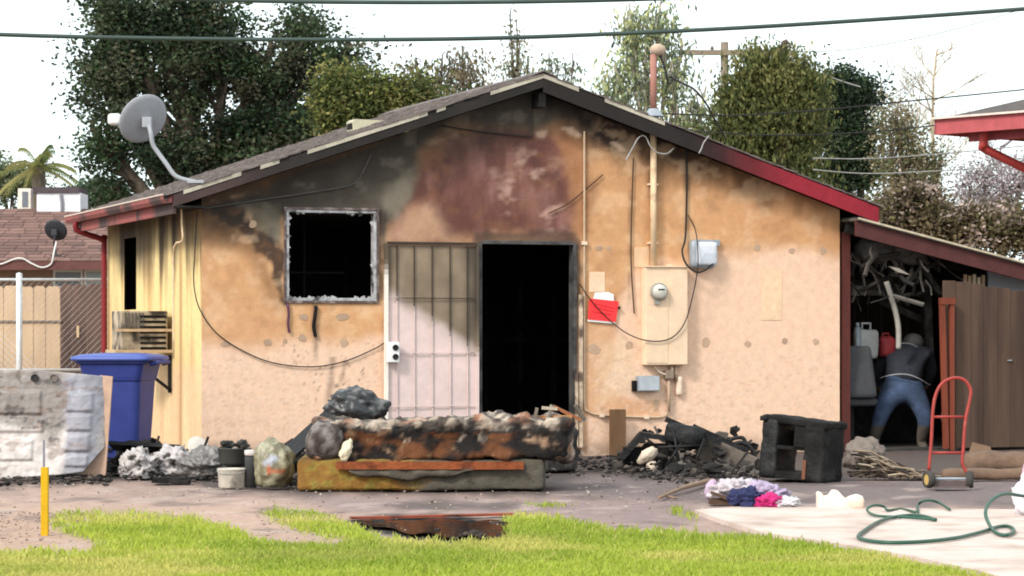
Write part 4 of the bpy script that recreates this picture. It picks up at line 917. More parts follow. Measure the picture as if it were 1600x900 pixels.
for i, (x0, z0, x1, z1, c_) in enumerate(((-.2, .02, .1, .03, (178, 128, 84)), (-.05, .11, .17, .0, (150, 96, 66)), (-.2, .0, -.18, .1, (120, 108, 98)), (.12, .12, .2, .0, (110, 100, 90)), (-.14, .1, -.02, .09, (196, 180, 160)), (-.1, .0, -.06, .12, (150, 140, 128)))):
    mb = MB(lin(*c_)); mb.bar((x0, R.uniform(-.05, .05), z0), (x1, R.uniform(-.05, .05), z1), .02, .025); mb.build('splinter', M_ATTR, q3)
mb = MB(); mb.blob((0, 0, .1), (.20, .16, .13), 21, .6, 2.2, 4, True, .0, lambda p: (.02, .02, .022) if noise.fractal(p*30, .9, 2, 4) < .30 else lin(120, 116, 116))
o = mb.build('black_bag', M_BAG, None, True); o.location = (P(556, 0, fb+.5).x, fb+.5, .535); tag(o, 'crumpled black bag lying on top of the burnt mattress', 'bag')
# rusty strip lying by the puddle
a, b = G(548, 812), G(800, 806); mb = MB(); mb.bar(a+Vector((0, 0, .012)), b+Vector((0, 0, .012)), .07, .015)
o = mb.build('rusty_strip', mat('wet_rust', lin(158, 74, 48), .6, .4, 6, .3, 30, col2=lin(70, 36, 28), c2amt=(.5, .65)), None); tag(o, 'flat rusty metal strip lying along the dark puddle', 'metal strip')
# right of the door
q = uw(965, 716, -.12); o = MB().box((0, 0, .22), (.165, .05, .47)).build('wood_stub', mat('grey_wood', lin(120, 88, 62), .85, .4, 7, .3, 20, stretch=(1, 1, .2), col2=lin(66, 52, 42), c2amt=(.5, .7)), None, bevel=.003)
o.matrix_world = HM @ Matrix.Translation((q.x, -.12, 0.005)); tag(o, 'short upright wooden board standing against the wall below the conduit', 'board')
def bars(mb, lst, r=.014):
    for p in lst: mb.tube([Vector(x) for x in p], r, 6)
    return mb
t_, k = gt_('burnt_chair', 'collapsed burnt chair frame heaped against the peach wall', 'chair', 1055, 738)
mb = MB(); bars(mb, [[(-.1, 0, .02), (.1, .05, .32)], [(-.02, .05, .4), (.05, .0, .02)], [(.16, .0, .03), (.26, .04, .30)], [(-.15, .02, .22), (.3, .05, .24)], [(-.05, .1, .42), (.0, .12, .2)]]); mb.build('leg_frame', M_CHARSH, t_, smooth=True)
mb = MB(); mb.lump((.08, .1, .32), (.36, .14, .2), (10, 5, 8), .06, .02, 5, 2, None, rotm('Y', 12)); mb.build('seat', M_CHARSH, t_, smooth=True)
mb = MB(); mb.bar((-.08, .12, .47), (.42, .12, .25), .04, .05); mb.build('back_rail', M_CHARSH, t_)
t_, k = gt_('charred_board_sheet', 'charred folded black sheet lying left of the burnt chair', 'sheet', 1005, 736)
mb = MB(); mb.prism([(-.22, -.1, .12), (-.02, -.1, .35), (.24, -.1, .31), (.26, -.1, .27), (.0, -.1, .30), (-.18, -.1, .10)], (0, .34, 0)); mb.build('sheet', M_CHARSH, t_)
mb = MB(); mb.box((-.05, .1, .1), (.25, .2, .22)); mb.box((.12, .1, .12), (.2, .25, .24)); mb.build('crumbled_core', M_CHAR, t_)
t_, k = gt_('scorched_door_panel', 'scorched grey-brown panel slanting down beside the burnt chair', 'panel', 1135, 736)
mb = MB(); mb.prism([(-.29, .0, .36), (-.27, .0, .06), (.0, -.02, .02), (.24, -.02, .02), (.28, -.0, .1)], (.02, .03, .01)); mb.build('panel', mat('scorched_board', lin(112, 100, 90), .8, .4, 8, .3, 30, col2=(.04, .035, .03), c2amt=(.52, .7)), t_)
mb = MB(); mb.box((.0, .15, .1), (.4, .2, .2)); mb.build('charred_core', M_CHAR, t_)
mb = MB(); mb.bar((-.3, .04, .40), (.2, .04, .17), .03, .05); mb.build('edge_rail', M_CHARSH, t_)
mb = MB(); mb.tube(smoothpts([(-.14, 0, .02), (-.12, 0, .18), (0, 0, .24), (.11, 0, .16), (.13, 0, .02)], 5), .02, 8); mb.tube(smoothpts([(-.14, .1, .1), (-.1, .1, .25), (.02, .1, .28), (.06, .1, .2)], 5), .018, 8)
one('melted_hoop', 'black melted hoop curling out right of the scorched panel', 'hoop', 1158, 733, mb, M_CHARSH)
mb = MB(lin(214, 196, 176)); mb.blob((0, 0, .15), (.09, .06, .05), 4, .4, 2, 3, True, 0.0, rot=rotm('Y', -35)); mb.box((.0, .06, .06), (.1, .06, .13), None, (.03, .03, .03)); mb.blob((.04, -.02, .05), (.05, .04, .05), 9, .4, 2, 2, True, 0)
one('pale_scrap', 'pale crumpled scrap caught in the charred sheet heap', 'scrap', 1012, 738, mb, M_CLOTH)
mb = MB(lin(168, 150, 138)); mb.tube([(-.2, 0, .02), (.0, -.02, .035), (.28, -.1, .015)], .018, 6); one('bent_pipe', 'pale bent pipe lying under the scorched panel', 'pipe', 1100, 738, mb, M_ATTR)
# charred cabinet
q = G(1250, 750); t_ = thing('charred_cabinet', 'charred black bedside cabinet standing open on the dirt', 'cabinet', q, math.radians(-32))
t_.rotation_euler = (math.radians(-2), math.radians(3), math.radians(-32)); kc = q.y/FPX; w_, h_, d_c = .58, .50, .40
mb = MB(); mb.lump((-w_/2+.075, 0, h_/2), (.15, d_c, h_), (8, 10, 14), .012, .012, 9, 2); mb.build('side_panel', M_CHARSH, t_, True)
mb = MB(); mb.lump((w_/2-.09, .0, h_/2-.02), (.18, d_c, h_-.03), (8, 10, 14), .012, .012, 9, 5); mb.build('side_panel', M_CHAR, t_, True)
mb = MB(); mb.lump((0, .02, h_-.01), (w_+.03, d_c+.02, .06), (20, 10, 4), .015, .014, 9, 7, None, rotm('Y', 3)); mb.box((-w_/2+.02, -d_c/2, h_-.0), (.06, .04, .04), None); mb.build('top', M_CHAR, t_, True)
mb = MB(); mb.box((0, 0, .04), (w_-.3, d_c, .06)); mb.build('bottom', M_CHAR, t_)
mb = MB(); mb.box((-.01, -d_c/2+.03, h_*.54), (.30, .03, .03)); mb.box((.08, -d_c/2+.03, h_*.72), (.14, .03, .2)); mb.build('front_rail', M_CHAR, t_)
mb = MB(lin(150, 120, 104)); mb.box((.03, d_c/2-.02, h_*.68), (.34, .02, h_*.35)); mb.build('back_panel', M_ATTR, t_)
mb = MB(lin(120, 78, 58)); mb.box((.13, -d_c/2-.005, .1), (.03, .02, .16)); mb.build('split_strip', M_ATTR, t_)
# straw pile, log, sacks
def strawpile(name, label, px, py, n, seed, lx, hz, cols, cat):
    r = random.Random(seed); q = G(px, py); mb = MB()
    for i in range(n):
        t = r.random(); x = -lx/2+lx*t; hgt = hz*(1-t)**.8*r.random()
        a = Vector((x, r.uniform(-.12, .12), .01+hgt)); l = r.uniform(.1, .32); b = a+Vector((l, r.uniform(-.1, .1), -min(hgt, l*.35)+r.uniform(-.005, .02)))
        m_ = (a+b)/2+Vector((0, r.uniform(-.03, .03), r.uniform(.0, .04)))
        mb.tube([a, m_, b], r.uniform(.004, .011), 4, lin(*r.choice(cols)))
    o = mb.build(name, M_ATTR, None); o.location = q; o['kind'] = 'stuff'; return tag(o, label, cat)
strawpile('brush_pile', 'heap of dry stalks and burnt strips between cabinet and hand truck', 1378, 748, 230, 3, .56, .24, [(150, 132, 112), (190, 172, 150), (90, 78, 70), (60, 52, 48), (120, 104, 90)], 'brush pile')
one('burnt_cloth', 'grey burnt cloth heaped on the dry stalks', 'cloth', 1350, 738, crumple((.15, .12, .14), 33, .5, 2.5, 4, lin(128, 116, 108), .02), M_CLOTH)
M_SACK = mat('brown_sack', lin(120, 96, 80), .9, .3, 6, .4, 30)
mb = MB(); mb.lump((0, 0, .09), (.62, .3, .19), (18, 8, 8), .085, .03, 4, 3); one('brown_roll', 'brown rolled carpet lying at the foot of the wooden gate', 'carpet roll', 1560, 738, mb, M_SACK)
mb = MB(); mb.lump((0, 0, .05), (.8, .14, .10), (20, 5, 5), .045, .015, 4, 6); one('thin_roll', 'thin brown bolster lying in front of the rolled carpet', 'bolster', 1545, 750, mb, M_SACK)
mb = MB(); mb.prism([(-.14, 0, .0), (.16, 0, .0), (.1, 0, .2), (-.06, 0, .24)], (0, .02, 0)); one('cardboard_piece', 'tan cardboard flap leaning behind the hand truck', 'cardboard', 1530, 732, mb, mat('cardboard', lin(140, 112, 92), .9, .2, 6), False)
# hand truck
q = G(1484, 763); t_ = thing('hand_truck', 'red tubular hand truck standing before the wooden gate', 'hand truck', q, 0)
kh = q.y/FPX; hx = lambda x: (x-1484)*kh; hz_ = lambda y: (763-y)*kh
M_TRK = mat('red_tube', lin(164, 58, 50), .5, .25, 8, col2=lin(206, 160, 150), c2amt=(.6, .75))
lean = lambda z: z*.16
pts = [(hx(1452), 735), (hx(1457), 690), (hx(1461), 640), (hx(1468), 612), (hx(1480), 597), (hx(1497), 591), (hx(1512), 595), (hx(1521), 610), (hx(1518), 630), (hx(1511), 660), (hx(1507), 700), (hx(1505), 725), (hx(1514), 742)]
pts = [(x, lean(hz_(y)), hz_(y)) for x, y in pts]
mb = MB(); mb.tube(smoothpts(pts, 5), .0135, 8); mb.build('frame', M_TRK, t_, smooth=True)
for y in (652, 708):
    z = hz_(y); mb = MB(); mb.tube([(hx(1459), lean(z), z), (hx(1509), lean(z), z)], .011, 8); mb.build('cross_bar', M_TRK, t_, smooth=True)
mb = MB(); mb.tube([(hx(1450), .02, .075), (hx(1517), .02, .075)], .011, 8); mb.build('axle', M_GREYM, t_)
mb = MB(); mb.box((hx(1484), -.05, .012), (.28, .13, .008)); mb.box((hx(1484), .012, .035), (.28, .006, .045)); mb.build('toe_plate', mat('worn_plate', lin(104, 88, 86), .6, .3, 8), t_)
for x in (1452, 1516):
    Mx = Matrix.Translation((hx(x), .02, .07)) @ Matrix.Rotation(math.radians(18 if x < 1500 else -12), 4, 'Z') @ Matrix.Rotation(math.pi/2, 4, 'Y')
    mb = MB(); mb.lathe([(.045, -.025), (.064, -.028), (.07, -.012), (.07, .012), (.064, .028), (.045, .025), (.045, -.025)], 22, Mx); wh = mb.build('wheel', mat('tyre', (.05, .045, .04), .8, .3, 9), t_, smooth=True)
    mb = MB(); mb.lathe([(0, -.022), (.046, -.02), (.046, .02), (0, .022)], 22, Mx); mb.build('rim', mat('ochre_rim', lin(205, 170, 100), .6, .25, 9), wh)
# clothes, shoe, stick
q = G(1168, 792); kq = q.y/FPX
one('white_garment', 'white lace garment draped over the clothes pile', 'garment', 1150, 784, crumple((.14, .14, .085), 41, .7, 2.0, 4, lin(206, 194, 200), 0, .10), M_CLOTH)
one('lilac_garment', 'pale lilac printed garment at the back of the clothes pile', 'garment', 1192, 785, crumple((.14, .13, .07), 42, .7, 2, 4, lin(182, 164, 190), 0, .10), M_CLOTH)
one('navy_garment', 'crumpled navy blue garment at the front of the clothes pile', 'garment', 1166, 794, crumple((.10, .09, .075), 43, .6, 2, 4, lin(50, 54, 92), 0, .10), M_CLOTH)
one('pink_garment', 'bright pink garment spilling from the clothes pile', 'garment', 1200, 795, crumple((.085, .07, .055), 44, .6, 2, 4, lin(200, 46, 118), 0, .10), M_CLOTH)
one('mauve_garment', 'small mauve sock at the stick end of the clothes pile', 'garment', 1113, 782, crumple((.05, .06, .08), 45, .4, 2.6, 3, lin(200, 172, 196)), M_CLOTH)
one('clear_bag', 'clear crumpled plastic bag at the end of the clothes pile', 'bag', 1224, 795, crumple((.095, .07, .042), 46, .6, 2, 4, lin(216, 210, 214), 0, .10), M_BAG)
mb = MB(); mb.box((0, 0, .05), (.2, .16, .02), rotm('Y', 20)); mb.box((-.02, .02, .02), (.18, .14, .04)); one('brown_card', 'brown board tucked beneath the white lace garment', 'board', 1132, 788, mb, mat('dark_card', lin(96, 74, 60), .9, .3, 8), False)
a, b = G(1030, 781), G(1114, 754); mb = MB(lin(150, 122, 100)); c = (a+b)/2
mb.tube(smoothpts([a-c+Vector((0, 0, .015)), (a-c)*.5+Vector((0, .1, .02)), Vector((0, .05, .03)), b-c+Vector((0, 0, .02))], 4), [.012]*4+[.015]*4+[.02]*5, 7); mb.tube([(a-c)*.75+Vector((0, 0, .01)), (a-c)*.72+Vector((.06, -.2, .005))], .008, 6)
o = mb.build('dry_stick', M_ATTR, None, True); o.location = c; tag(o, 'dry forked stick lying on the dirt beside the clothes', 'stick')
q = G(1315, 797); t_ = thing('white_foam_shape', 'broken white foam packing piece lying on the edge of the concrete', 'foam piece', q); kq = q.y/FPX
fo = [(-36, 0), (-36, 26), (-32, 28), (-26, 20), (-17, 22), (-12, 30), (-5, 30), (2, 22), (9, 16), (16, 20), (26, 23), (33, 22), (36, 14), (34, 0)]
mb = MB(lin(250, 232, 216)); mb.prism([(x*kq, 0, z*kq) for x, z in fo], (0, .16, 0)); mb.build('slab', M_ATTR, t_, bevel=.008)
mb = MB(lin(232, 206, 186)); mb.lump((24*kq, -.035, .045), (.10, .07, .09), (8, 6, 6), .03, .01, 6, 3); mb.build('end_block', M_ATTR, t_, smooth=True)
one('white_sack', 'white plastic sack of rubbish standing at the end of the hose', 'sack', 1626, 808, crumple((.17, .15, .17), 51, .35, 2.2, 4, lin(244, 240, 248)), M_BAG)
one('pink_bag', 'pink and white carrier bag leaning behind the white sack', 'bag', 1634, 797, crumple((.15, .12, .24), 52, .35, 2.2, 4, lin(238, 196, 214)), M_BAG)
# garden hose
def gp(x, y, z=.032): return G(x, y, z)
def lift(x, y, d, ): return P(x, y, d)
hp = [gp(1462, 812), gp(1440, 806), gp(1410, 806), gp(1378, 813), gp(1352, 828), gp(1342, 840), gp(1375, 847), gp(1430, 847), gp(1490, 841), gp(1530, 832), gp(1560, 823), gp(1578, 823), gp(1584, 830), gp(1572, 836), gp(1556, 832), P(1545, 818, 16.3), P(1540, 800, 16.5), P(1548, 783, 16.7), P(1568, 772, 16.9), P(1592, 774, 17.1), P(1630, 782, 17.3), gp(1660, 806)]
q = G(1462, 812); M_HOSE = mat('green_hose', lin(40, 84, 66), .45, .2, 9, spec=.4)
hz0 = thing('garden_hose', 'dark green garden hose coiled loosely on the pale concrete path', 'hose', q)
mb = MB(); mb.tube([p-q for p in smoothpts(hp, 8)], .0115, 8); mb.build('main_loop', M_HOSE, hz0, smooth=True)
hp = [gp(1462, 812), gp(1410, 808), gp(1372, 806), gp(1357, 800), P(1356, 794, 17.8), P(1368, 789, 17.9), P(1382, 792, 18.0), gp(1386, 797), P(1398, 796, 18.1), P(1410, 795.5, 18.2), gp(1430, 800)]
mb = MB(); mb.tube([p-q for p in smoothpts(hp, 7)], .009, 8); mb.build('end_loop', M_HOSE, hz0, smooth=True)
hp = [gp(1434, 800), P(1434, 790, 18.4), P(1442, 783, 18.4), P(1456, 782, 18.4), P(1470, 787, 18.4), gp(1484, 796)]
mb = MB(); mb.tube([p-q for p in smoothpts(hp, 7)], .009, 8); mb.build('rear_loop', M_HOSE, hz0, smooth=True)
# charred scraps heaped by the wall
def scraps(name, label, zones, n, seed):
    r = random.Random(seed); mb = MB()
    for i in range(n):
        x0, x1, y0, y1, hz = r.choice(zones); q = G(r.uniform(x0, x1), r.uniform(y0, y1)); q.z = .01+hz*r.random()**1.6; k = r.uniform(.05, .2)
        c_ = lin(*r.choice([(34, 31, 30), (26, 24, 24), (46, 42, 40), (64, 58, 54), (96, 88, 82), (40, 34, 30)])); t = r.random()
        if t < .4:
            a = r.uniform(0, 6.28); mb.prism([Vector(q)+Vector((math.cos(a+j*1.2566)*k*.5*r.uniform(.4, 1), r.uniform(-.03, .03), math.sin(a+j*1.2566)*k*.35*r.uniform(.4, 1)+.02)) for j in range(5)], (r.uniform(-.02, .02), .012, .01), c_)
        elif t < .7: mb.bar(q, q+Vector((r.uniform(-1, 1), r.uniform(-.4, .4), r.uniform(-.2, .5))).normalized()*k*1.3, .012, .02, col=c_)
        else: mb.blob(q, (k*.4, k*.35, k*.25), i, .5, 2.4, 2, True, col=c_)
    o = mb.build(name, M_ATTR, None); o['kind'] = 'stuff'; return tag(o, label, 'debris')
scraps('charred_scraps', 'tangled charred scraps heaped against the wall right of the doorway', [(965, 1180, 722, 738, .16), (985, 1160, 720, 730, .28), (1040, 1190, 735, 745, .06)], 210, 5)
scraps('charred_scraps', 'tangled charred scraps below the blue bin behind the white bundles', [(165, 300, 735, 745, .14), (170, 260, 728, 736, .22), (290, 460, 735, 748, .14), (430, 480, 735, 745, .2)], 300, 6)
scraps('charred_scraps', 'charred splinters strewn on top of the burnt mattress pile', [(770, 895, 716, 724, .0)], 6, 8)
scraps('charred_scraps', 'charred rubble piled just inside the open doorway', [(755, 895, 697, 706, .25), (760, 890, 690, 697, .35)], 90, 9)
# cinders and small litter along the wall
r_ = random.Random(12)
def litter(name, label, boxes, n, cols, smin, smax, cat):
    mb = MB()
    for i in range(n):
        x0, x1, y0, y1, hz = r_.choice(boxes); q = G(r_.uniform(x0, x1), r_.triangular(y0, y1, y0)); k = r_.uniform(smin, smax)
        q.z = r_.random()**2*hz+.004; c_ = lin(*r_.choice(cols))
        if r_.random() < .6: mb.blob(q, (k, k*r_.uniform(.5, 1), k*r_.uniform(.3, .7)), i, .5, 2, 1, col=c_)
        else: mb.box(q, (k*r_.uniform(1, 3), k*.8, k*.3), rotm('Z', r_.uniform(0, 180)) @ rotm('X', r_.uniform(-40, 40)), c_)
    o = mb.build(name, M_ATTR, None); o['kind'] = 'stuff'; return tag(o, label, cat)
DK = [(40, 36, 34), (56, 50, 48), (30, 27, 26), (78, 70, 66), (100, 90, 84)]
litter('cinder_heap', 'dark cinders and charred crumbs spread along the house wall', [(850, 1200, 722, 750, .07), (930, 1180, 728, 748, .1), (1000, 1180, 735, 758, .04), (440, 480, 740, 765, .05), (160, 350, 735, 756, .06), (0, 170, 744, 760, .03), (620, 900, 700, 725, .1)], 2600, DK, .008, .035, 'cinders')
litter('scattered_litter', 'small pale scraps of rubbish scattered over the dirt yard', [(0, 480, 748, 790, .0), (900, 1200, 745, 790, 0), (1150, 1200, 738, 752, .03), (60, 110, 742, 752, .02), (480, 1060, 768, 800, 0)], 300, [(176, 164, 154), (140, 128, 118), (104, 92, 84), (196, 186, 178), (84, 70, 62)], .005, .014, 'litter')
litter('puddle_mud', 'dark mud clods and wet bits sitting in the puddle', [(560, 800, 812, 842, .0), (690, 800, 830, 848, .0)], 34, [(40, 34, 30), (58, 48, 42), (30, 26, 24), (84, 72, 62)], .01, .04, 'mud')
litter('loose_stones', 'small stones and grit on the bare dirt', [(-100, 1100, 765, 835, 0), (0, 140, 800, 860, 0), (400, 540, 800, 850, 0)], 900, [(170, 148, 140), (150, 130, 124), (190, 168, 156), (128, 110, 104)], .004, .012, 'stones')
# ------------------------------------------------------------------ lean-to shed on the right
SV = -0.30; SU0, SU1 = HW+.02, 9.7; SD = 3.4
s0 = uw(1326, 342, SV); s1 = uw(1600, 415, SV); sslope = (s1.z-s0.z)/(s1.x-s0.x)
def stop(u): return s0.z+sslope*(u-s0.x)
shed = thing('lean_to_shed', 'burnt brown wooden lean-to shed open at the right of the house', 'shed', house=(SU0, SV, 0))
def sl(u, v, w): return Vector((u-SU0, v, w))
M_SHW = mat('shed_wood', (.045, .030, .024), .85, .4, 5, .3, 20, stretch=(1, 1, .2))
M_BRF = mat('brown_fascia', lin(86, 46, 44), .7, .3, 7, .2, 30)
mb = MB(); a, b = sl(SU0+.005, -.03, stop(SU0+.005)), sl(SU1, -.03, stop(SU1)); dz = Vector((0, 0, -.16))
mb.prism([a, b, b+dz, a+dz], (0, .04, 0)); mb.build('roof_fascia', M_BRF, shed)
mb = MB(); up = Vector((0, 0, .028)); mb.prism([a+Vector((0, -.04, 0)), b+Vector((0, -.04, 0)), b+up+Vector((0, -.04, 0)), a+up+Vector((0, -.04, 0))], (0, SD+.2, 0)); mb.build('roof_sheet', mat('shed_roofing', (.10, .09, .08), .85, .3, 7), shed)
mb = MB(); mb.bar(a+Vector((0, -.045, .022)), b+Vector((0, -.045, .022)), .012, .02); mb.build('roof_edge', mat('pale_edge', lin(205, 190, 165), .7, .4, 9), shed)
mb = MB(); mb.box((.055, -SV+.03, 1.15), (.085, .09, 2.3)); mb.build('door_jamb', mat('jamb_paint', lin(92, 44, 38), .8, .4, 7, .2, 20, stretch=(1, 1, .3)), shed)
nb = 16
for i in range(nb):                      # back wall boards
    w = (SU1-SU0)/nb; x = w*(i+.5); h = stop(SU0+x)-.06
    mb = MB(); mb.box((x, SD, h/2), (w-.008, .025, h)); mb.build('board', M_SHW, shed)
for i in range(16):
    w = SD/16; mb = MB(); h = stop(SU1)-.06; mb.box((SU1-SU0-.02, w*(i+.5), h/2), (.025, w-.008, h)); mb.build('board', M_SHW, shed)
for i in range(6):
    y = .2+i*.6; mb = MB(); mb.bar(sl(SU0, y, stop(SU0)-.07), sl(SU1, y, stop(SU1)-.07), .045, .10); mb.build('rafter', M_CHAR, shed)
mb = MB(); mb.box((1.5, SD/2+.1, .0), (2.9, SD-.2, .02)); mb.build('dirt_floor', mat('sooty_floor', (.05, .045, .04), .9, .4, 6), shed)
mb = MB(); q = uw(1387, 465, .4)-Vector((SU0, SV, 0)); mb.box((q.x-.14, q.y+1.05, q.z), (.52, .35, .035)); mb.build('shelf', mat('grey_shelf', (.12, .11, .105), .7, .4, 7), shed)
# things in the shed (v is depth behind the shed front)
def st(name, label, cat, px, py, v): 
    q = uw(px, py, SV+v); return thing(name, label, cat, house=(q.x, SV+v, q.z)), q
def sone(name, label, cat, px, py, v, mb, m, smooth=True):
    q = uw(px, py, SV+v); o = mb.build(name, m, None, smooth); o.matrix_world = HM @ Matrix.Translation((q.x, SV+v, q.z)); return tag(o, label, cat)
mb = MB(); mb.lump((0, 0, 0), (.74, .3, .22), (22, 8, 8), .09, .05, 7, 3, None, rotm('Y', 3)); sone('charred_roll', 'charred grey insulation roll wedged under the shed roof', 'insulation', 1390, 393, .5, mb, mat('ash_roll', (.10, .097, .096), .95, .5, 8, .6, 20, col2=(.16, .15, .145), c2amt=(.5, .7)))
r_ = random.Random(31); 
mb = MB()
for i in range(150):
    q = uw(r_.uniform(1326, 1480), r_.triangular(372, 470, 385), SV+.3)-uw(1400, 400, SV+.3); q.y = r_.uniform(-.1, 1.2)
    l = r_.uniform(.05, .34); e_ = q+Vector((r_.gauss(0, .6), r_.uniform(-.5, .5), -abs(r_.gauss(.5, .6)))).normalized()*l
    mb.tube([q, (q+e_)/2+Vector((r_.uniform(-.04, .04), 0, 0)), e_], r_.choice([.004, .006, .009, .014, .024]), 5, lin(*r_.choice([(112, 106, 100), (60, 54, 50), (40, 36, 34), (130, 120, 112), (76, 70, 66), (50, 46, 44)])))
o = mb.build('hanging_debris', M_ATTR, None); o.matrix_world = HM @ Matrix.Translation(uw(1400, 400, SV+.3)); o['kind'] = 'stuff'; tag(o, 'shredded burnt strips hanging from the shed roof', 'debris')
for i_, (x0_, y0_, x1_, y1_, v_, w_) in enumerate(((1330, 412, 1470, 384, .7, .05), (1340, 380, 1390, 470, 1.0, .045), (1420, 385, 1470, 460, .9, .04), (1325, 445, 1440, 432, 1.2, .05), (1445, 390, 1452, 560, 1.3, .06), (1375, 470, 1440, 500, 1.4, .05))):
    a_, b_ = uw(x0_, y0_, SV+v_)-Vector((SU0, SV, 0)), uw(x1_, y1_, SV+v_)-Vector((SU0, SV, 0)); mb = MB(); mb.bar(a_, b_, w_, w_*1.5); mb.build('fallen_rafter', mat('ashy_beam', (.045, .041, .038), .9, .5, 8, .5, 25, col2=(.13, .12, .11), c2amt=(.5, .7)), shed)
for px_, w_, h_, nm_, lb_, c_ in ((1338, .16, .11, 'scorched_tin', 'scorched grey tin at the left end of the shed shelf', (150, 144, 138)), (1362, .2, .07, 'scorched_box', 'flat sooty box in the middle of the shed shelf', (104, 98, 92)), (1384, .1, .14, 'scorched_jar', 'small sooty jar at the right end of the shed shelf', (126, 116, 106))):
    mb = MB(lin(*c_)); mb.lump((0, 0, h_/2), (w_, .14, h_), (6, 4, 5), .02, .012, 8, px_); sone(nm_, lb_, 'container', px_, 462, 1.1, mb, M_ATTR)
mb = MB(lin(226, 214, 200)); mb.prism([(-.12, 0, .06), (-.02, 0, .0), (.13, 0, -.03), (.0, 0, .04)], (0, .03, 0)); sone('torn_paper', 'torn white paper scrap hanging in the shed opening', 'paper', 1405, 425, .25, mb, M_ATTR, False)
def pipepts(lst, v, o): return [uw(x, y, SV+v)-o for x, y in lst]
o0 = uw(1402, 540, SV+.45); t_ = thing('grey_duct', 'pale grey curved pipe hanging inside the shed', 'pipe', house=o0)
mb = MB(); mb.tube(smoothpts(pipepts([(1385, 440), (1392, 462), (1400, 490), (1404, 515), (1404, 545)], .45, o0), 5), [.03]*21, 9, lin(176, 170, 162)); mb.build('pipe', M_ATTR, t_, smooth=True)
o0 = uw(1362, 430, SV+.6); t_ = thing('burnt_hoses', 'tangle of burnt hoses drooping below the shed roof', 'hose', house=o0)
for lst in ([(1330, 395), (1345, 415), (1362, 425), (1372, 445), (1376, 462)], [(1340, 400), (1348, 430), (1352, 455), (1350, 462)], [(1430, 395), (1425, 420), (1415, 445), (1402, 472)], [(1445, 385), (1440, 410), (1428, 435)]):
    mb = MB(); mb.tube(smoothpts(pipepts(lst, .6, o0), 5), .014, 6, lin(104, 98, 94)); mb.build('hose', M_ATTR, t_, smooth=True)
mb = MB(); mb.lump((0, 0, .15), (.24, .2, .32), (8, 6, 8), .04, .01, 5, 2); mb.tube([(-.04, 0, .3), (-.04, 0, .38), (.06, 0, .38), (.06, 0, .3)], .015, 6); sone('white_jug', 'white plastic jug on the pile inside the shed', 'jug', 1352, 560, .85, mb, mat('dull_white', (.42, .42, .41), .6, .3, 8))
mb = MB(); mb.tube([(0, 0, -.1), (0, 0, .28)], .035, 10); mb.tube([(0, 0, .28), (0, 0, .33)], .02, 8); sone('grey_cylinder', 'slim grey cylinder standing before the white jug', 'cylinder', 1340, 552, .70, mb, M_GREYM)
mb = MB(); mb.lump((0, 0, .1), (.17, .18, .24), (8, 6, 8), .06, .02, 5, 2); mb.tube([(-.05, 0, .2), (-.03, 0, .25), (.03, 0, .25), (.05, 0, .2)], .012, 6); sone('red_can', 'red fuel can beside the white jug in the shed', 'can', 1384, 557, .85, mb, mat('dull_red', (.28, .03, .035), .6, .3, 8))
mb = MB(); mb.lump((0, .3, .28), (1.0, .7, .56), (20, 12, 12), .06, .06, 4, 5); sone('junk_heap', 'dark heap of burnt junk filling the shed floor', 'junk', 1390, 640, 1.5, mb, M_CHAR)
bpy.data.objects['junk_heap'].location.z = 0.0
q = uw(1350, 708, SV+.30); t_ = thing('charcoal_chair', 'charcoal padded office chair back standing in the shed opening', 'chair', house=(q.x, SV+.42, 0))
mb = MB(); mb.lump((0, .0, .82), (.36, .09, .56), (10, 4, 12), .04, .0, 5, 2, None, rotm('X', -8), lambda p: Vector((p.x*(1.1-.25*(p.z/.56+.5)), p.y, p.z))); mb.build('backrest', mat('charcoal_cloth', (.055, .055, .06), .85, .2, 14, .3, 60), t_, smooth=True)
mb = MB(); mb.lump((0.02, .2, .5), (.44, .42, .09), (10, 10, 4), .04, .0, 5, 2); mb.build('seat', mat('charcoal_cloth'), t_, smooth=True)
mb = MB(); mb.tube([(0.02, .2, .46), (0.02, .2, .1)], .03, 8)
for k in range(5): mb.tube([(0.02, .2, .12), (.02+.25*math.cos(k*1.2566), .2+.25*math.sin(k*1.2566), .03)], .018, 6)
mb.build('base', M_CHARSH, t_)
# gate of boards, post
g0 = uw(1473, 700, SV-.06); gate = thing('wooden_gate', 'weathered dark brown board gate closing the shed front', 'gate', house=(g0.x, SV-.06, 0))
gtop0, gtop1 = uw(1473, 437, SV-.06).z, uw(1600, 456, SV-.06).z; gl = uw(1600, 500, SV-.06).x-g0.x
M_GATE = mat('gate_wood', (.092, .055, .038), .85, .4, 4, .3, 16, stretch=(1.4, 1, .15), col2=(.058, .034, .025), c2amt=(.48, .66))
edges = [0, .15, .33, .48, .66, .81, .98, 1.13, 1.30]
for i in range(len(edges)-1):
    x0, x1 = edges[i], edges[i+1]; h = gtop0+(gtop1-gtop0)*((x0+x1)/2)/gl+R.uniform(-.012, .012)
    mb = MB(); mb.box(((x0+x1)/2, R.uniform(-.005, .005), h/2+.01), (x1-x0-.003, .022, h-.02)); mb.build('board', M_GATE, gate, bevel=.002)
for z in (.35, 1.5):
    mb = MB(); mb.box((.65, .035, z), (1.28, .035, .09)); mb.build('rail', M_GATE, gate)
q = uw(1579, 563, SV-.1)-Vector((g0.x, SV-.06, 0)); mb = MB(); mb.box((q.x, -.02, q.z), (.045, .02, .012)); mb.build('latch', M_GREYM, gate)
q = uw(1480, 715, SV-.15); o0 = q; t_ = thing('gate_post', 'reddish split timber post standing at the gate edge', 'post', house=(q.x, SV-.16, 0))
zt = uw(1479, 466, SV-.16).z
M_REDW = mat('red_wood', lin(134, 66, 46), .8, .35, 6, .3, 20, stretch=(1, 1, .15), col2=lin(78, 38, 28), c2amt=(.5, .66))
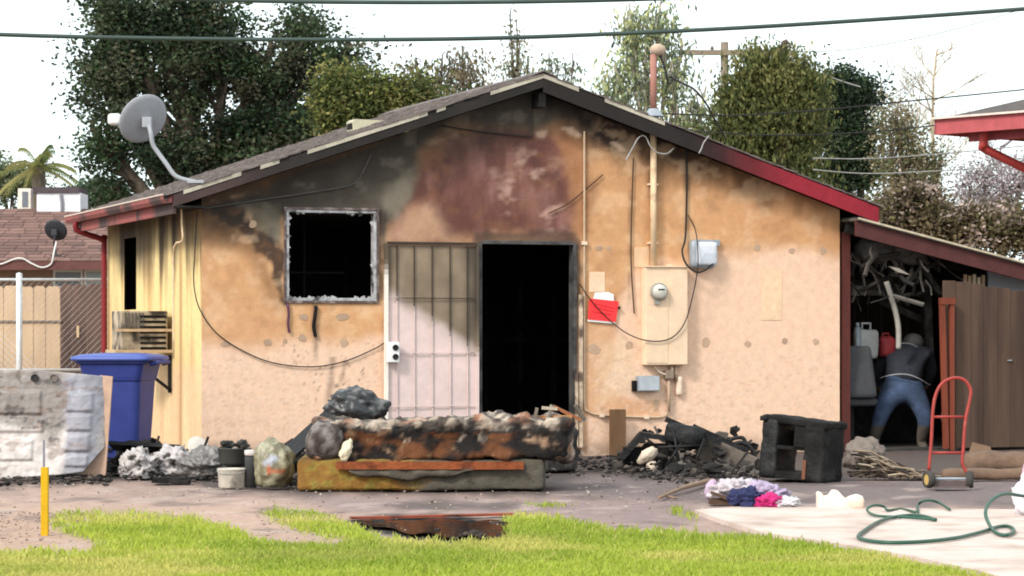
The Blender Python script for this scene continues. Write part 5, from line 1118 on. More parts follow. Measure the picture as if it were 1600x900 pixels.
mb = MB(); mb.bar((-.07, 0, zt-.0), (-.02, -.0, .02), .05, .05, Vector((0, 1, 0))); mb.build('left_rail', M_REDW, t_)
mb = MB(); mb.bar((.045, .0, zt+.0), (.045, .0, .0), .05, .045, Vector((0, 1, 0))); mb.build('right_rail', M_REDW, t_)
mb = MB(); mb.box((-.01, -.005, zt-.03), (.17, .06, .07)); mb.build('top_block', M_REDW, t_)
# whitish bits and blue-grey sheet behind the gate top
mb = MB()
for i in range(5): mb.box((i*.055, 0, R.uniform(-.02, .03)), (.035, .02, R.uniform(.08, .16)), None, lin(*R.choice([(214, 196, 170), (190, 160, 130), (150, 110, 90)])))
sone('stacked_slats', 'pale wood slat ends showing above the gate boards', 'wood slats', 1508, 440, .35, mb, M_ATTR, False)
mb = MB(); mb.box((0, 0, 0), (.5, .03, .5)); sone('blue_grey_sheet', 'blue-grey metal sheet standing behind the gate boards', 'sheet', 1575, 455, .4, mb, M_GREYM, False)

# ------------------------------------------------------------------ person bending into the shed
pdist = 28.25; kpn = pdist/FPX
pbase = Vector(((1412-800)/FPX*pdist, pdist, 0))
person = thing('person', 'person in dark jacket and blue jeans bending into the burnt shed', 'person', pbase)
gy = 706.0                                # row of the feet in the joint table below
def J(px, py, y=0.0): return Vector(((px-1412)*kpn, y, (gy-py)*kpn))
def skin(name, joints, edges, root, m, parent, colf=None, sub=2):
    me = bpy.data.meshes.new(name); me.from_pydata([tuple(j[0]) for j in joints], edges, [])
    o = bpy.data.objects.new(name, me); COL.objects.link(o)
    s = o.modifiers.new('skin', 'SKIN'); ss = o.modifiers.new('sub', 'SUBSURF'); ss.levels = sub; ss.render_levels = sub
    sv = me.skin_vertices[0].data
    for i, j in enumerate(joints): r = j[1]; sv[i].radius = r if isinstance(r, tuple) else (r, r); sv[i].use_root = (i == root)
    dg = bpy.context.evaluated_depsgraph_get(); ev = o.evaluated_get(dg); nm = bpy.data.meshes.new_from_object(ev)
    o.modifiers.clear(); o.data = nm; nm.name = name
    a = nm.color_attributes.new('Col', 'FLOAT_COLOR', 'POINT')
    cols = []
    for v in nm.vertices: cols += [*(colf(v.co) if colf else (.5, .5, .5)), 1]
    a.data.foreach_set('color', cols); nm.materials.clear(); nm.materials.append(m); nm.shade_smooth(); o.parent = parent; return o
hip = J(1412, 606, .0)
joints = [(hip, (.165, .15)), (J(1414, 584, .14), (.15, .13)), (J(1424, 562, .32), (.16, .13)), (J(1432, 554, .42), .07), (J(1438, 550, .50), (.085, .10)), (J(1441, 545, .56), .085),
          (J(1389, 624, -.02), .125), (J(1374, 656, -.10), .092), (J(1367, 690, .02), .062), (J(1368, 701, .05), .055), (J(1361, 706, -.09), .045),
          (J(1434, 626, .02), .125), (J(1446, 664, -.03), .090), (J(1441, 692, .06), .06), (J(1442, 702, .08), .055), (J(1444, 707, -.06), .045),
          (J(1394, 560, .30), .08), (J(1379, 584, .36), .058), (J(1384, 610, .46), .042), (J(1388, 620, .50), .032),
          (J(1454, 562, .31), .08), (J(1463, 588, .38), .058), (J(1455, 612, .48), .042), (J(1451, 622, .52), .032)]
E = [(0, 1), (1, 2), (2, 3), (3, 4), (4, 5), (0, 6), (6, 7), (7, 8), (8, 9), (9, 10), (0, 11), (11, 12), (12, 13), (13, 14), (14, 15), (2, 16), (16, 17), (17, 18), (18, 19), (2, 20), (20, 21), (21, 22), (22, 23)]
zb, zj, zh = (gy-672)*kpn, (gy-603)*kpn, (gy-545)*kpn
def pcolf(p):
    if p.z < zb: return lin(92, 84, 76)
    if p.y > .44 and p.z > zh-.10: return lin(150, 112, 92)
    if p.y > .43 and p.z < zj: return lin(150, 112, 92)
    n = noise.fractal(p*9, .9, 2, 3)
    return tuple(Vector(lin(74, 90, 120))*(.85+.4*n))
skin('body', joints, E, 0, M_ATTRF, person, pcolf)
jk = [(J(1411, 611, -.01), (.20, .17)), (J(1414, 590, .09), (.225, .175)), (J(1421, 566, .26), (.235, .16)), (J(1430, 556, .38), .10),
      (J(1394, 560, .30), .105), (J(1379, 584, .36), .080), (J(1384, 606, .45), .058), (J(1454, 562, .31), .105), (J(1463, 588, .38), .080), (J(1456, 608, .46), .058)]
jk_o = skin('jacket', jk, [(0, 1), (1, 2), (2, 3), (2, 4), (4, 5), (5, 6), (2, 7), (7, 8), (8, 9)], 0, mat('navy_cloth', (.026, .028, .038), .9, .3, 10, .6, 22), person)
def piping(lst):
    mb = MB(lin(168, 168, 172)); mb.tube(smoothpts([J(*q) for q in lst], 5), .006, 5); return mb.build('piping', M_ATTR, jk_o)
piping([(1376, 597, -.02), (1391, 592, -.13), (1412, 591, -.165), (1431, 597, -.15), (1446, 605, -.06), (1454, 608, .02)])
piping([(1398, 548, .16), (1414, 543, .18), (1430, 545, .22), (1444, 552, .24)])
mb = MB((.12, .115, .11)); mb.blob(J(1438, 541, .50), (.11, .12, .095), 3, .06, 1.5, 3); mb.box(J(1442, 548, .64), (.13, .1, .015), rotm('X', -25)); mb.build('cap', M_ATTRF, person, smooth=True)

# ------------------------------------------------------------------ left: fences and the house next door
fd = 30.0; kf2 = fd/FPX
clf = thing('chain_link_fence', 'galvanised chain-link fence with round posts before the board fence', 'fence', P(30, 700, fd)*1.0)
clf.location.z = 0
L0 = lambda px, w, y=0.0: Vector(((px-30)*kf2, y, w))
zt, zm = CAMH+(YH-437)*kf2, CAMH+(YH-578)*kf2
for x in (-260, 30):
    mb = MB(); mb.tube([L0(x, -.02), L0(x, zt+.05)], .036, 12); mb.lathe([(.036, zt+.05), (.036, zt+.07), (.0, zt+.085)], 12, Matrix.Translation(L0(x, 0))); mb.build('post', M_GALV, clf, smooth=True)
for z in (zt, zm):
    mb = MB(); mb.tube([L0(-400, z), L0(172, z)], .017, 8); mb.build('rail', M_GALV, clf, smooth=True)
mb = MB(); x = -3.2
while x < 1.05:
    for sg in (-1, 1):
        a, b = Vector((x, 0.01*sg, .03)), Vector((x+sg*(zt-.03), .01*sg, zt))
        if -3.2 < b.x < 1.05: mb.tube([a, b], .0022, 3, cap=False)
        else:
            xe = max(-3.2, min(1.05, b.x)); tt_ = (xe-a.x)/(b.x-a.x); mb.tube([a, a.lerp(b, tt_)], .0022, 3, cap=False)
    x += .075
o = mb.build('wire_mesh', M_GALV, clf); o['kind'] = 'stuff'
wf = thing('board_fence', 'wooden board fence, pale boards then dark ones, behind chain-link', 'fence', (P(30, 700, 31).x, 31.0, 0))
kb = 31/FPX; x = -330; i = 0
M_BP = mat('pale_board', lin(214, 184, 152), .85, .22, 5, .2, 20, stretch=(1, 1, .2)); M_BD = mat('dark_board', lin(112, 88, 78), .85, .3, 5, .2, 20, stretch=(1, 1, .2), col2=lin(86, 66, 60), c2amt=(.5, .65))
while x < 200:
    w = R.uniform(18, 24); pale = x < 92; h = CAMH+(YH-(446 if pale else 444))*kb+R.uniform(-.015, .015); xx = (x+w/2-30)*kb; ww_ = (w-1.0)*kb/2
    mb = MB(); mb.prism([(xx-ww_, 0, 0), (xx+ww_, 0, 0), (xx+ww_, 0, h-.03), (xx+ww_-.025, 0, h), (xx-ww_+.025, 0, h), (xx-ww_, 0, h-.03)], (0, .018+R.uniform(0, .006), 0)); mb.build('board', M_BP if pale else M_BD, wf); x += w; i += 1
mb = MB(); z = CAMH+(YH-502)*kb; mb.box((-.5, -.012, z), (2.0, .02, .02)); mb.build('rail', mat('grey_rail', (.2, .17, .15), .8, .3, 8), wf)
mb = MB(lin(220, 190, 150)); mb.box(((122-30)*kb, -.012, CAMH+(YH-518)*kb), (.03, .012, .14)); mb.build('pale_chip', M_ATTR, wf)
# house next door
nd = 41.7; nh = thing('neighbour_house', 'brown house with shingled roof behind the left fence', 'house', (P(80, 0, nd).x, nd, 0))
kn = nd/FPX; NX = lambda px: (px-80)*kn
ez = CAMH+(YH-408)*kn; rz_ = 3.35; x0, x1 = NX(-500), NX(210)
mb = MB(); mb.box(((x0+x1)/2, 3.3, ez/2-.1), (x1-x0-.4, 5.6, ez-.0)); mb.build('wall', mat('taupe_stucco', lin(150, 122, 104), .9, .15, 5, .2, 30), nh)
mb = MB(); mb.prism([(x0, 0, ez), (x0, 3.4, rz_), (x0, 6.9, ez), (x0, 6.9, ez-.12), (x0, 3.4, rz_-.12), (x0, 0, ez-.12)], (x1-x0, 0, 0)); nr = mb.build('roof', mat('brown_shingle', lin(122, 92, 84), .9, .3, 6, .3, 30, stretch=(1, 1, 1)), nh)
mb = MB(); nrow = 18; r_ = random.Random(4)
for i in range(nrow):
    a = Vector((0, 3.4*i/nrow, ez+(rz_-ez)*i/nrow)); b = Vector((0, 3.4*(i+1.1)/nrow, ez+(rz_-ez)*(i+1.1)/nrow)); x = x0+(i % 2)*.15
    while x < x1-.1:
        w = r_.uniform(.24, .36); w = min(w, x1-x); k = r_.uniform(.7, 1.25); col = tuple(np.array(lin(124, 94, 86))*k)
        mb.add([(x, a.y-.01, a.z+.018), (x+w-.012, a.y-.01, a.z+.018), (x+w-.012, b.y, b.z+.006), (x, b.y, b.z+.006), (x, a.y-.01, a.z+.001), (x+w-.012, a.y-.01, a.z+.001)], [(0, 1, 2, 3), (4, 5, 1, 0)], col); x += w
o = mb.build('shingle', M_ATTR, nr); o['kind'] = 'stuff'
mb = MB(); mb.box(((x0+x1)/2, -.015, ez-.075), (x1-x0, .03, .13)); mb.build('fascia', mat('maroon_fascia', lin(104, 66, 62), .8, .2, 6), nh)
wz0, wz1 = CAMH+(YH-450)*kn, CAMH+(YH-421)*kn
for a, b in ((75, 122), (124, 172)):
    mb = MB(); mb.box((NX((a+b)/2), .49, (wz0+wz1)/2), ((b-a)*kn, .06, wz1-wz0)); wdw = mb.build('window', mat('white_frame', (.6, .58, .55), .6, .1, 8), nh)
    mb = MB(); mb.box((NX((a+b)/2), .455, (wz0+wz1)/2), ((b-a)*kn-.08, .02, wz1-wz0-.08)); mb.build('pane', mat('dark_glass', (.09, .08, .08) if a < 100 else (.2, .23, .22), .2, .2, 5, spec=.5) if a < 100 else mat('grey_glass', (.22, .25, .24), .2, .2, 5, spec=.5), wdw)
# dish on that roof, its cable
bz = Vector((P(88, 0, nd+.25).x, nd+.25, ez+.09)); cz_ = P(87, 360, nd+.3)
dish('roof_dish', 'small black satellite dish on the brown shingled roof', bz, cz_, .185, (.15, .85, .5), P(92, 352, nd+.55), mat('black_dish', (.03, .032, .04), .5, .2, 6), [bz, P(86, 388, nd+.25), P(84, 378, nd+.22), P(86, 368, nd+.22)], .014)
mb = MB(); mb.tube(smoothpts([P(88, 378, nd+.2), P(84, 395, nd-.05), P(80, 412, nd-.05), P(66, 418, nd-.05), P(50, 412, nd-.05), P(35, 404, nd-.05), P(22, 405, nd-.05), P(0, 413, nd-.05), P(-30, 415, nd-.05)], 5), .014, 6)
o = mb.build('pale_cable', mat('pale_cable', (.6, .57, .54), .6, .2, 8), None, True); tag(o, 'pale cable drooping from the small black dish along the brown eave', 'cable')
t_ = thing('roof_cooler', 'white rooftop cooler with dark lid on the ridge next door', 'cooler', P(96, 330, nd+3.6)); d_ = nd+3.6; kk = d_/FPX
mb = MB(lin(232, 232, 238)); mb.box((0.02, 0, 12*kk), (68*kk, .8, 30*kk)); mb.build('casing', M_ATTR, t_, bevel=.01)
mb = MB(lin(84, 74, 78)); mb.box((-.02, 0, 31*kk), (72*kk, .86, 9*kk)); mb.build('lid', M_ATTR, t_)
mb = MB(lin(140, 138, 148)); mb.tube([(.06, -.41, 24*kk), (.08, -.42, 12*kk), (.08, -.41, -2*kk)], .03, 6); mb.build('drain_pipe', M_ATTR, t_)
t_ = thing('roof_flue', 'white square roof flue beside the rooftop cooler', 'flue', P(40, 330, nd+3.6))
mb = MB(lin(236, 226, 214)); mb.box((0, 0, 15*kk), (20*kk, .25, 40*kk)); mb.build('stack', M_ATTR, t_)
mb = MB(lin(120, 124, 132)); mb.box((.015, -.13, 18*kk), (9*kk, .01, 24*kk)); mb.build('panel', M_ATTR, t_)

# ------------------------------------------------------------------ house corner on the right
rd = 33.0; kr = rd/FPX; RX = lambda px: (px-1460)*kr; RZ = lambda py: CAMH+(YH-py)*kr
rh = thing('red_trim_house', 'house with red fascia and brown shingles across the yard', 'house', (P(1460, 0, rd).x, rd, 0))
M_PRED = mat('pink_red_paint', lin(186, 88, 92), .6, .2, 6); 
wx = RX(1640)
e0, e1 = Vector((0, 0, RZ(187))), Vector((RX(1600), -.0, RZ(166))); dv = (e1-e0)
ex = e0+dv*5.0
ex = Vector((ex.x, 0, e0.z))
# the eave runs away to the right at a level height: front eave comes towards the camera
ee = Vector((6.0, -8.5, RZ(187)))
dirx = (Vector((RX(1600)*.965, -1.25, 0))).normalized(); ln = 9.0
up = RZ(187)
A0 = Vector((0, 0, up)); A1 = A0+dirx*ln; perp = Vector((-dirx.y, dirx.x, 0)); 
B0 = A0+perp*6.5
mb = MB(); q = Vector((0, 0, -.19)); mb.prism([A0, A1, A1+q, A0+q], perp*.035); mb.build('front_fascia', M_PRED, rh)
mb = MB(lin(236, 214, 204)); mb.bar(A0+Vector((0, 0, .012))-perp*.02, A1+Vector((0, 0, .012))-perp*.02, .07, .025); mb.build('drip_edge', M_ATTR, rh)
mb = MB(); q2 = Vector((0, 0, -.13)); C0 = A0+dirx*.30+perp*.30+Vector((0, 0, -.15)); C1 = C0+dirx*8; mb.prism([C0, C1, C1+q2, C0+q2], perp*.04); mb.build('frieze_board', M_PRED, rh)
rp_ = A0+dirx*4.2+perp*3.3; rp_.z = up+1.15; mb = MB(); mb.add([A0, A1, A1+perp*3.3+Vector((0, 0, 1.15)), rp_, B0], [(0, 1, 2, 3), (0, 3, 4)]); mb.add([p+Vector((0, 0, -.03)) for p in (A0, A1, A1+perp*6.5, B0)], [(3, 2, 1, 0)]); rr = mb.build('roof', mat('dark_shingle', (.085, .07, .066), .9, .35, 7, .4, 30), rh)
mb = MB(); mb.prism([A0, B0, B0+q, A0+q], dirx*.035); mb.build('side_fascia', M_PRED, rh)
wc = A0+dirx*1.0+perp*1.0; wc.z = 0
mb = MB(); mb.prism([wc, wc+dirx*7.5, wc+dirx*7.5+perp*5, wc+perp*5], (0, 0, up-.02)); mb.build('wall', mat('tan_stucco', lin(214, 170, 130), .9, .15, 5, .3, 30), rh)
dq = A0+dirx*.62+perp*.2; mb = MB(); mb.tube(smoothpts([dq+Vector((0, 0, -.15)), dq+Vector((0, 0, -.34)), dq+Vector((.05, .05, -.40)), Vector((wc.x-.02, wc.y-.06, dq.z-.78)), Vector((wc.x-.02, wc.y-.06, dq.z-1.0)), Vector((wc.x-.02, wc.y-.06, .1))], 3), .055, 8); mb.build('downspout', mat('red_spout', lin(186, 70, 66), .6, .2, 6), rh, smooth=True)

# ------------------------------------------------------------------ trees
def tree(name, label, d, trunk_px, blobs, nclump, nleaf, leaf, cr, cols, seed, trunk_r=.22, droop=0.0, group=None, aspect=1.6, trunkcol=None, wood=True, holes=()):
    r = np.random.default_rng(seed); k = d/FPX
    base = Vector(((trunk_px-800)*k, d, 0)); t_ = thing(name, label, 'tree', base, 0, group)
    bl = np.array([[(x-trunk_px)*k, dy, CAMH+(YH-y)*k, rx*k, max(rx, ry)*k*.8, ry*k] for x, y, rx, ry, dy in [b if len(b) == 5 else (*b, 0) for b in blobs]])
    wgt = (bl[:, 3]*bl[:, 5]); ib = r.choice(len(bl), nclump, p=wgt/wgt.sum())
    dirs = r.normal(size=(nclump, 3)); dirs /= np.linalg.norm(dirs, axis=1)[:, None]
    rad = r.random(nclump)**.42
    cc_ = bl[ib, :3]+dirs*rad[:, None]*bl[ib, 3:]*(1-.12*r.random((nclump, 1)))
    out = r.random(nclump) < .12; cc_ = np.where(out[:, None], bl[ib, :3]+dirs*bl[ib, 3:]*r.uniform(1.0, 1.25, (nclump, 1)), cc_)
    if holes:
        hx_ = 800+(cc_[:, 0]+base.x)/d*FPX; hy_ = YH-(cc_[:, 2]-CAMH)/d*FPX; ok = np.ones(nclump, bool)
        for x_, y_, q_ in holes: ok &= np.hypot(hx_-x_, hy_-y_) > q_
        cc_ = cc_[ok]; nclump = len(cc_)
    n = nclump*nleaf; ci = np.repeat(np.arange(nclump), nleaf)
    csz = cr*r.uniform(.6, 1.4, nclump)
    p = cc_[ci]+r.normal(size=(n, 3))*csz[ci, None]*np.array([1, 1, .75])*.6
    if droop > 0: p[:, 2] -= r.random(n)*droop
    a1 = r.normal(size=(n, 3)); a1[:, 2] *= .6 if droop == 0 else 2.5
    a1 /= np.linalg.norm(a1, axis=1)[:, None]; a2 = np.cross(a1, r.normal(size=(n, 3))); a2 /= np.linalg.norm(a2, axis=1)[:, None]
    ls = leaf*r.uniform(.6, 1.3, n)[:, None]
    v = np.stack([p-a1*ls*aspect*.5, p+a2*ls*.5+a1*ls*.1, p+a1*ls*aspect*.5, p-a2*ls*.5+a1*ls*.1], 1).reshape(-1, 3)
    f = np.arange(n*4).reshape(-1, 4)
    cs = np.array([lin(*c_, .9) for c_ in cols]); pick = r.integers(0, len(cs), nclump)
    col = cs[pick][ci]*(r.uniform(.65, 1.3, nclump)[ci]*r.uniform(.7, 1.3, n))[:, None]
    npmesh('crown', v, f, M_LEAF, np.repeat(col, 4, 0), t_)
    mb = MB(trunkcol or (.1, .08, .065)); rr_ = random.Random(seed)
    top = Vector((float(bl[:, 0].mean()), float(bl[:, 1].mean()), float(bl[:, 2].max())))
    fork = Vector((top.x*.2, 0, min(top.z*.42, 2.4)))
    mb.tube(smoothpts([Vector((0, 0, -.05)), fork*.5+Vector((rr_.uniform(-.08, .08), 0, 0)), fork], 4), [trunk_r*(1-.04*i) for i in range(9)], 9)
    if wood:
        for b in bl:
            e_ = Vector(b[:3]); m1 = fork.lerp(e_, .45)+Vector((rr_.uniform(-.25, .25), rr_.uniform(-.2, .2), .15))
            mb.tube(smoothpts([fork-Vector((0, 0, .1)), m1, e_, e_+Vector((rr_.uniform(-.2, .2), 0, b[5]*.6))], 4), [trunk_r*.6*(1-.075*i) for i in range(13)], 6)
            for j in range(6):
                q = cc_[rr_.choice(np.nonzero(np.all(cc_ != 0, 1))[0])]
            idx = np.nonzero(np.linalg.norm((cc_-b[:3])/b[3:], axis=1) < 1.1)[0][:10]
            for j in idx:
                q = Vector(cc_[j]); s_ = m1.lerp(e_, rr_.uniform(.3, 1)); mb.tube([s_, (s_+q)/2+Vector((0, 0, .1)), q], [trunk_r*.16, trunk_r*.11, .008], 5)
    mb.build('trunk', M_ATTR if trunkcol else M_BARK, t_, smooth=True); return t_
DG = [(56, 76, 52), (72, 90, 60), (48, 62, 46), (86, 98, 72), (68, 74, 58), (94, 102, 84), (88, 86, 68)]
tree('dense_evergreen', 'tall dense dark green tree behind the left roof slope', 51, 300,
     [(160, 60, 48, 60), (170, 150, 55, 60), (150, 210, 30, 45), (200, 40, 70, 60), (265, 10, 70, 50), (260, 100, 90, 70), (180, 250, 45, 40), (330, 40, 55, 45), (350, 110, 85, 70), (300, 200, 90, 60), (250, 240, 60, 50), (420, 90, 70, 45), (420, 170, 90, 70), (480, 60, 55, 40), (500, 100, 45, 40), (540, 85, 25, 25), (480, 190, 70, 60), (360, 250, 90, 50), (180, 305, 45, 22)], 520, 210, .062, .40, DG, 11, .32, holes=[(R.uniform(120, 540), R.uniform(20, 260), R.uniform(14, 26)) for _ in range(26)]+[(215, 258, 34), (360, 158, 30), (142, 65, 26), (190, 48, 22), (245, 92, 20), (395, 60, 22), (240, 25, 16), (150, 195, 14), (215, 75, 9), (135, 130, 10), (250, 95, 9), (330, 20, 8), (290, 300, 12)])
YG = [(108, 114, 62), (124, 124, 70), (90, 100, 58), (138, 132, 82), (78, 88, 56)]
tree('yellow_green_tree', 'low yellow-green leafy tree right of the dark evergreen', 46, 590, [(540, 140, 40, 36), (590, 160, 50, 40), (640, 155, 45, 36), (560, 195, 50, 35), (620, 200, 60, 30), (680, 185, 40, 28), (525, 170, 25, 40), (700, 180, 30, 20)], 330, 110, .052, .28, YG, 12, .2, holes=[(640, 120, 8), (690, 150, 9)])
tree('drooping_tree', 'thin brownish drooping tree above the left roof slope', 56, 720, [(650, 108, 16, 22), (690, 100, 24, 26), (722, 92, 32, 26), (735, 120, 26, 26), (765, 145, 20, 18), (680, 130, 22, 18)], 85, 26, .052, .24, [(140, 124, 98), (120, 112, 92), (150, 136, 120), (104, 104, 80)], 13, .09, .8, aspect=2.6)
tree('sparse_tree', 'wispy sparse tree peeking over the left side of the roof peak', 58, 812, [(797, 28, 7, 8), (808, 48, 13, 14), (812, 75, 20, 20), (800, 100, 24, 18), (824, 110, 16, 14)], 42, 14, .05, .22, [(150, 150, 120), (128, 130, 104), (160, 150, 130)], 14, .07, .3, aspect=2.2)
tree('feathery_tree', 'small feathery pale tree right behind the roof peak', 60, 880, [(872, 108, 22, 14), (895, 98, 12, 14), (880, 128, 24, 12), (858, 96, 10, 8)], 30, 14, .05, .22, [(140, 146, 120), (120, 128, 100)], 15, .07, .2, aspect=2.2)
tree('gum_tree', 'tall pale gum tree with hanging leaves behind the service mast', 54, 1030, [(985, 25, 26, 24), (1030, 22, 34, 26), (1010, 45, 40, 14), (985, 85, 22, 35), (965, 120, 18, 26), (1010, 125, 22, 36), (1040, 90, 24, 26), (965, 155, 20, 20), (1055, 130, 16, 40), (1065, 75, 14, 14), (1100, 150, 24, 22), (1075, 172, 30, 22), (945, 130, 10, 14)], 190, 24, .052, .3, [(170, 178, 130), (142, 152, 114), (190, 190, 136), (120, 132, 106), (132, 140, 124)], 16, .12, .7, aspect=2.8, trunkcol=lin(176, 166, 152))
tree('willow_tree', 'broad yellow-green weeping tree left of the dark round tree', 50, 1200, [(1190, 92, 34, 26), (1222, 80, 26, 18), (1165, 125, 34, 34), (1215, 125, 40, 36), (1255, 110, 26, 30), (1150, 175, 32, 34), (1195, 185, 45, 40), (1245, 175, 34, 45), (1130, 215, 40, 26), (1180, 240, 50, 36), (1250, 240, 34, 40), (1085, 215, 36, 20), (1200, 275, 70, 22)], 300, 120, .045, .32, [(104, 108, 62), (122, 122, 74), (90, 98, 58), (134, 130, 84), (78, 88, 56)], 17, .25, .5, aspect=2.6)
tree('dark_round_tree', 'dark green round tree right of the weeping tree', 56, 1318, [(1310, 150, 40, 42), (1340, 190, 32, 60), (1300, 210, 34, 60), (1330, 260, 45, 45), (1285, 160, 20, 40), (1345, 150, 18, 24)], 260, 115, .055, .30, [(54, 70, 50), (64, 80, 56), (78, 90, 68), (46, 58, 44)], 18, .2, holes=[(1305, 185, 18), (1350, 175, 16), (1290, 235, 14)])
tree('brown_shrub_tree', 'brownish leafless-looking shrub tree before the bare trunk', 48, 1400, [(1400, 190, 26, 34), (1390, 240, 26, 40), (1425, 230, 22, 40), (1445, 265, 30, 34), (1410, 285, 40, 26), (1470, 250, 12, 20)], 130, 44, .042, .28, [(136, 128, 96), (120, 108, 84), (108, 116, 76), (150, 140, 116)], 19, .1)
tree('blossom_hedge', 'brown hedge dotted with pale blossom behind the shed roof', 44, 1500, [(1400, 335, 40, 22), (1450, 345, 50, 26), (1500, 352, 50, 26), (1560, 355, 50, 30), (1620, 360, 40, 30), (1430, 310, 40, 20)], 420, 70, .055, .22, [(108, 96, 74), (126, 112, 84), (96, 92, 62), (128, 112, 92), (186, 166, 156), (88, 80, 62)], 20, .08)
tree('pink_blossom_tree', 'thin pale pink blossom tree below the red house eave', 47, 1560, [(1540, 270, 34, 24), (1575, 300, 30, 26), (1515, 300, 26, 18), (1600, 270, 30, 30), (1555, 320, 40, 16)], 130, 22, .045, .22, [(176, 160, 164), (200, 186, 190), (146, 134, 134)], 22, .07)
tree('back_bush', 'grey-green bush between the brown roof and evergreen', 54, 160, [(165, 300, 26, 16), (135, 306, 24, 12)], 90, 60, .06, .24, [(92, 112, 92), (110, 126, 104)], 23, .08)
tree('small_olive_tree', 'small faint olive tree left of the palm', 60, 20, [(12, 270, 22, 26), (40, 285, 30, 20), (5, 295, 20, 16)], 90, 44, .06, .26, [(112, 122, 90), (132, 138, 108)], 24, .08)
# bare trees
def bare(name, label, d, px, py_top, seed, r0, lean=0.0, col=(120, 108, 94), start=.45, nsub=16, spread=.9, group=None):
    k = d/FPX; r = random.Random(seed); base = Vector(((px-800)*k, d, 0)); t_ = thing(name, label, 'tree', base, 0, group)
    H = CAMH+(YH-py_top)*k; mb = MB(lin(*col)); mt = MB(lin(*col))
    tr = [Vector((lean*t*t+.06*math.sin(t*9+seed), 0, H*t-.05)) for t in [i/10 for i in range(11)]]
    mt.tube(tr, [r0*(1-.085*i) for i in range(11)], 8); mt.build('trunk', M_ATTR, t_, smooth=True)
    def br(p, dr, l, rad, dep):
        pts = [p]; q = p.copy(); dd = dr.copy()
        for i in range(4):
            dd = (dd+Vector((r.uniform(-.25, .25), r.uniform(-.25, .25), r.uniform(-.05, .22)))).normalized(); q = q+dd*l/4; pts.append(q.copy())
            if dep > 0 and i > 0:
                for _ in range(2): br(q, (dd+Vector((r.uniform(-1, 1), r.uniform(-1, 1), r.uniform(-.3, .6)))).normalized(), l*.5, rad*.5, dep-1)
        mb.tube(pts, [rad*(1-.2*i) for i in range(5)], 4)
    for i in range(nsub):
        t = start+(1-start)*r.random(); f_ = t*10; i0 = min(int(f_), 9); p = tr[i0].lerp(tr[i0+1], f_-i0); a = r.uniform(0, 6.283)
        br(p, Vector((math.cos(a), math.sin(a)*.6, r.uniform(.2, .9))).normalized(), spread*r.uniform(.6, 1.2)*(1.4-t), r0*.22, 2)
    bo_ = mb.build('branches', M_ATTR, t_); bo_['kind'] = 'stuff'; return t_
bare('bare_tree', 'bare pale-trunked tree standing left of the red house eave', 58, 1450, 75, 3, .10, .22, (186, 166, 138), .35, 26, 1.5)
bare('bare_tree', 'thin bare tree with fine twigs right of the dark round tree', 60, 1395, 115, 5, .07, -.35, (150, 138, 126), .3, 26, 1.9)
bare('bare_tree', 'thin reddish bare sapling beside the brown shrub tree', 56, 1402, 140, 6, .05, .02, (150, 110, 104), .5, 10, .5)
bare('bare_tree', 'low dark bare tree spreading under the red house eave', 50, 1560, 225, 8, .07, .1, (140, 124, 126), .35, 26, 1.6)
# palm
kpm = 58/FPX; pb = Vector(((60-800)*kpm, 58, 0)); pt = thing('palm_tree', 'distant palm tree with drooping fronds above the brown roof', 'tree', pb)
ptop = Vector((0, 0, CAMH+(YH-262)*kpm)); mb = MB(); mb.tube([(0, 0, -.05), (.05, 0, 2), ptop], [.2, .17, .15], 9); mb.build('trunk', M_BARK, pt, smooth=True)
r_ = random.Random(9)
for i in range(22):
    a = i*2.4; el = r_.uniform(-.2, 1.3); dr = Vector((math.cos(a)*math.cos(el), math.sin(a)*math.cos(el), math.sin(el))); L_ = r_.uniform(.8, 1.25); mb = MB(tuple(np.array(lin(*r_.choice([(150, 150, 92), (120, 132, 84), (176, 166, 110)])))))
    pts = [ptop+dr*L_*t+Vector((0, 0, -.55*L_*t*t)) for t in [j/10 for j in range(11)]]; mb.tube(pts, [.014*(1-.08*j) for j in range(11)], 4)
    sd_ = dr.cross(Vector((0, 0, 1))).normalized()
    for j in range(1, 11):
        for sg in (-1, 1):
            for h in (0, .5):
                p = pts[j-1].lerp(pts[j], h); l = .30*(1-.06*j); tip = p+sd_*sg*l*.7+dr*l*.5+Vector((0, 0, -.18)); w = dr*.018; mb.add([p-w, p+w, tip], [(0, 1, 2)])
    mb.build('frond', M_LEAF, pt)
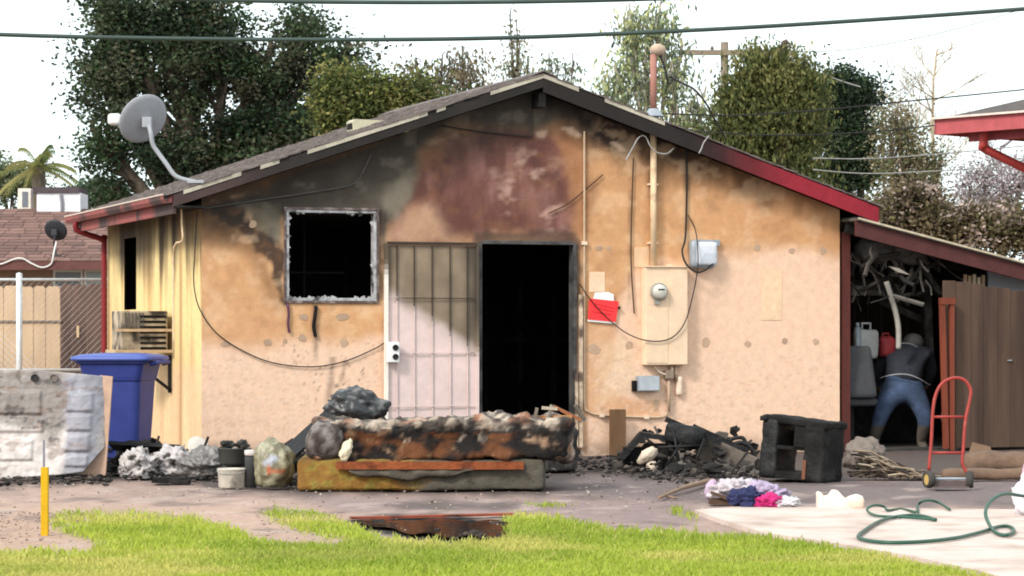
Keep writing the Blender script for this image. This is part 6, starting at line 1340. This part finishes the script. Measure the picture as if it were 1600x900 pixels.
# ------------------------------------------------------------------ utility pole, wires, overhead cables
ud = 62.0; ku = ud/FPX; up_ = thing('utility_pole', 'wooden utility pole with crossarm behind the roof', 'utility pole', (P(1132, 0, ud).x, ud, 0))
mb = MB(lin(132, 118, 104)); mb.tube([(0, 0, -.05), (0, 0, CAMH+(YH-66)*ku)], [.13, .095], 10); mb.build('pole', M_ATTR, up_, smooth=True)
z = CAMH+(YH-83)*ku; mb = MB(lin(140, 126, 108)); mb.box((.35, -.1, z), (2.6, .09, .12)); mb.build('crossarm', M_ATTR, up_)
mb = MB(lin(120, 110, 100))
for x in (-.85, -.3, .6, 1.3): mb.lathe([(.03, 0), (.045, .04), (.03, .09), (0, .1)], 8, Matrix.Translation((x, -.1, z+.06)))
mb.build('insulator', M_ATTR, up_)
def span(name, label, pts, d, r, m=M_WIREB, n=10, cat='wire'):
    q = [P(x, y, d if not isinstance(d, tuple) else d[0]+(d[1]-d[0])*i/(len(pts)-1)) for i, (x, y) in enumerate(pts)]
    mb = MB(); mb.tube(smoothpts(q, n), r, 6); o = mb.build(name, m, None, True); return tag(o, label, cat)
M_WPALE = mat('pale_wire', (.24, .235, .23), .6, .2, 8)
span('overhead_cable', 'thick dark overhead cable sagging across the whole yard above the roof', [(-500, 30), (-200, 44), (0, 54), (250, 60), (500, 62), (750, 60), (1000, 51), (1250, 38), (1600, 14), (1900, -12), (2300, -50)], 13.0, .0115, mat('green_black_cable', (.035, .055, .05), .5, .2, 5), cat='cable')
span('overhead_cable', 'second dark overhead cable running just above the other cable', [(-400, -30), (0, -12), (350, 0), (600, 3.5), (850, 2), (1100, -5), (1500, -24), (2000, -60)], 12.5, .0115, mat('green_black_cable'), cat='cable')
span('service_wire', 'black service wire arching down right of the mast head', [(1048, 120), (1066, 130), (1085, 140), (1102, 160), (1118, 188), (1134, 216)], (26.3, 30), .012)
span('thin_wire', 'thin black wire crossing the weeping tree toward the red eave', [(1025, 177), (1150, 180), (1280, 172), (1400, 160), (1500, 150), (1640, 136)], 40, .012)
span('thin_wire', 'thin black wire low across the dark round tree', [(1085, 205), (1200, 211), (1330, 208), (1450, 197), (1560, 182), (1700, 160)], 40, .011)
span('thin_wire', 'pale wire running from the crossarm up to the right sky', [(1225, 82), (1320, 78), (1420, 62), (1520, 38), (1640, 0)], 55, .010, M_WPALE)
span('thin_wire', 'pale wire slanting down from the crossarm over the trees', [(1215, 85), (1260, 105), (1310, 125), (1345, 136)], 55, .016, M_WPALE)
span('thin_wire', 'pale low wire in front of the brown shrub tree', [(1270, 247), (1350, 248), (1450, 242), (1600, 228)], 42, .010, M_WPALE)
span('thin_wire', 'lowest pale wire above the house right slope', [(1270, 265), (1350, 271), (1450, 268), (1600, 258)], 42, .010, M_WPALE)
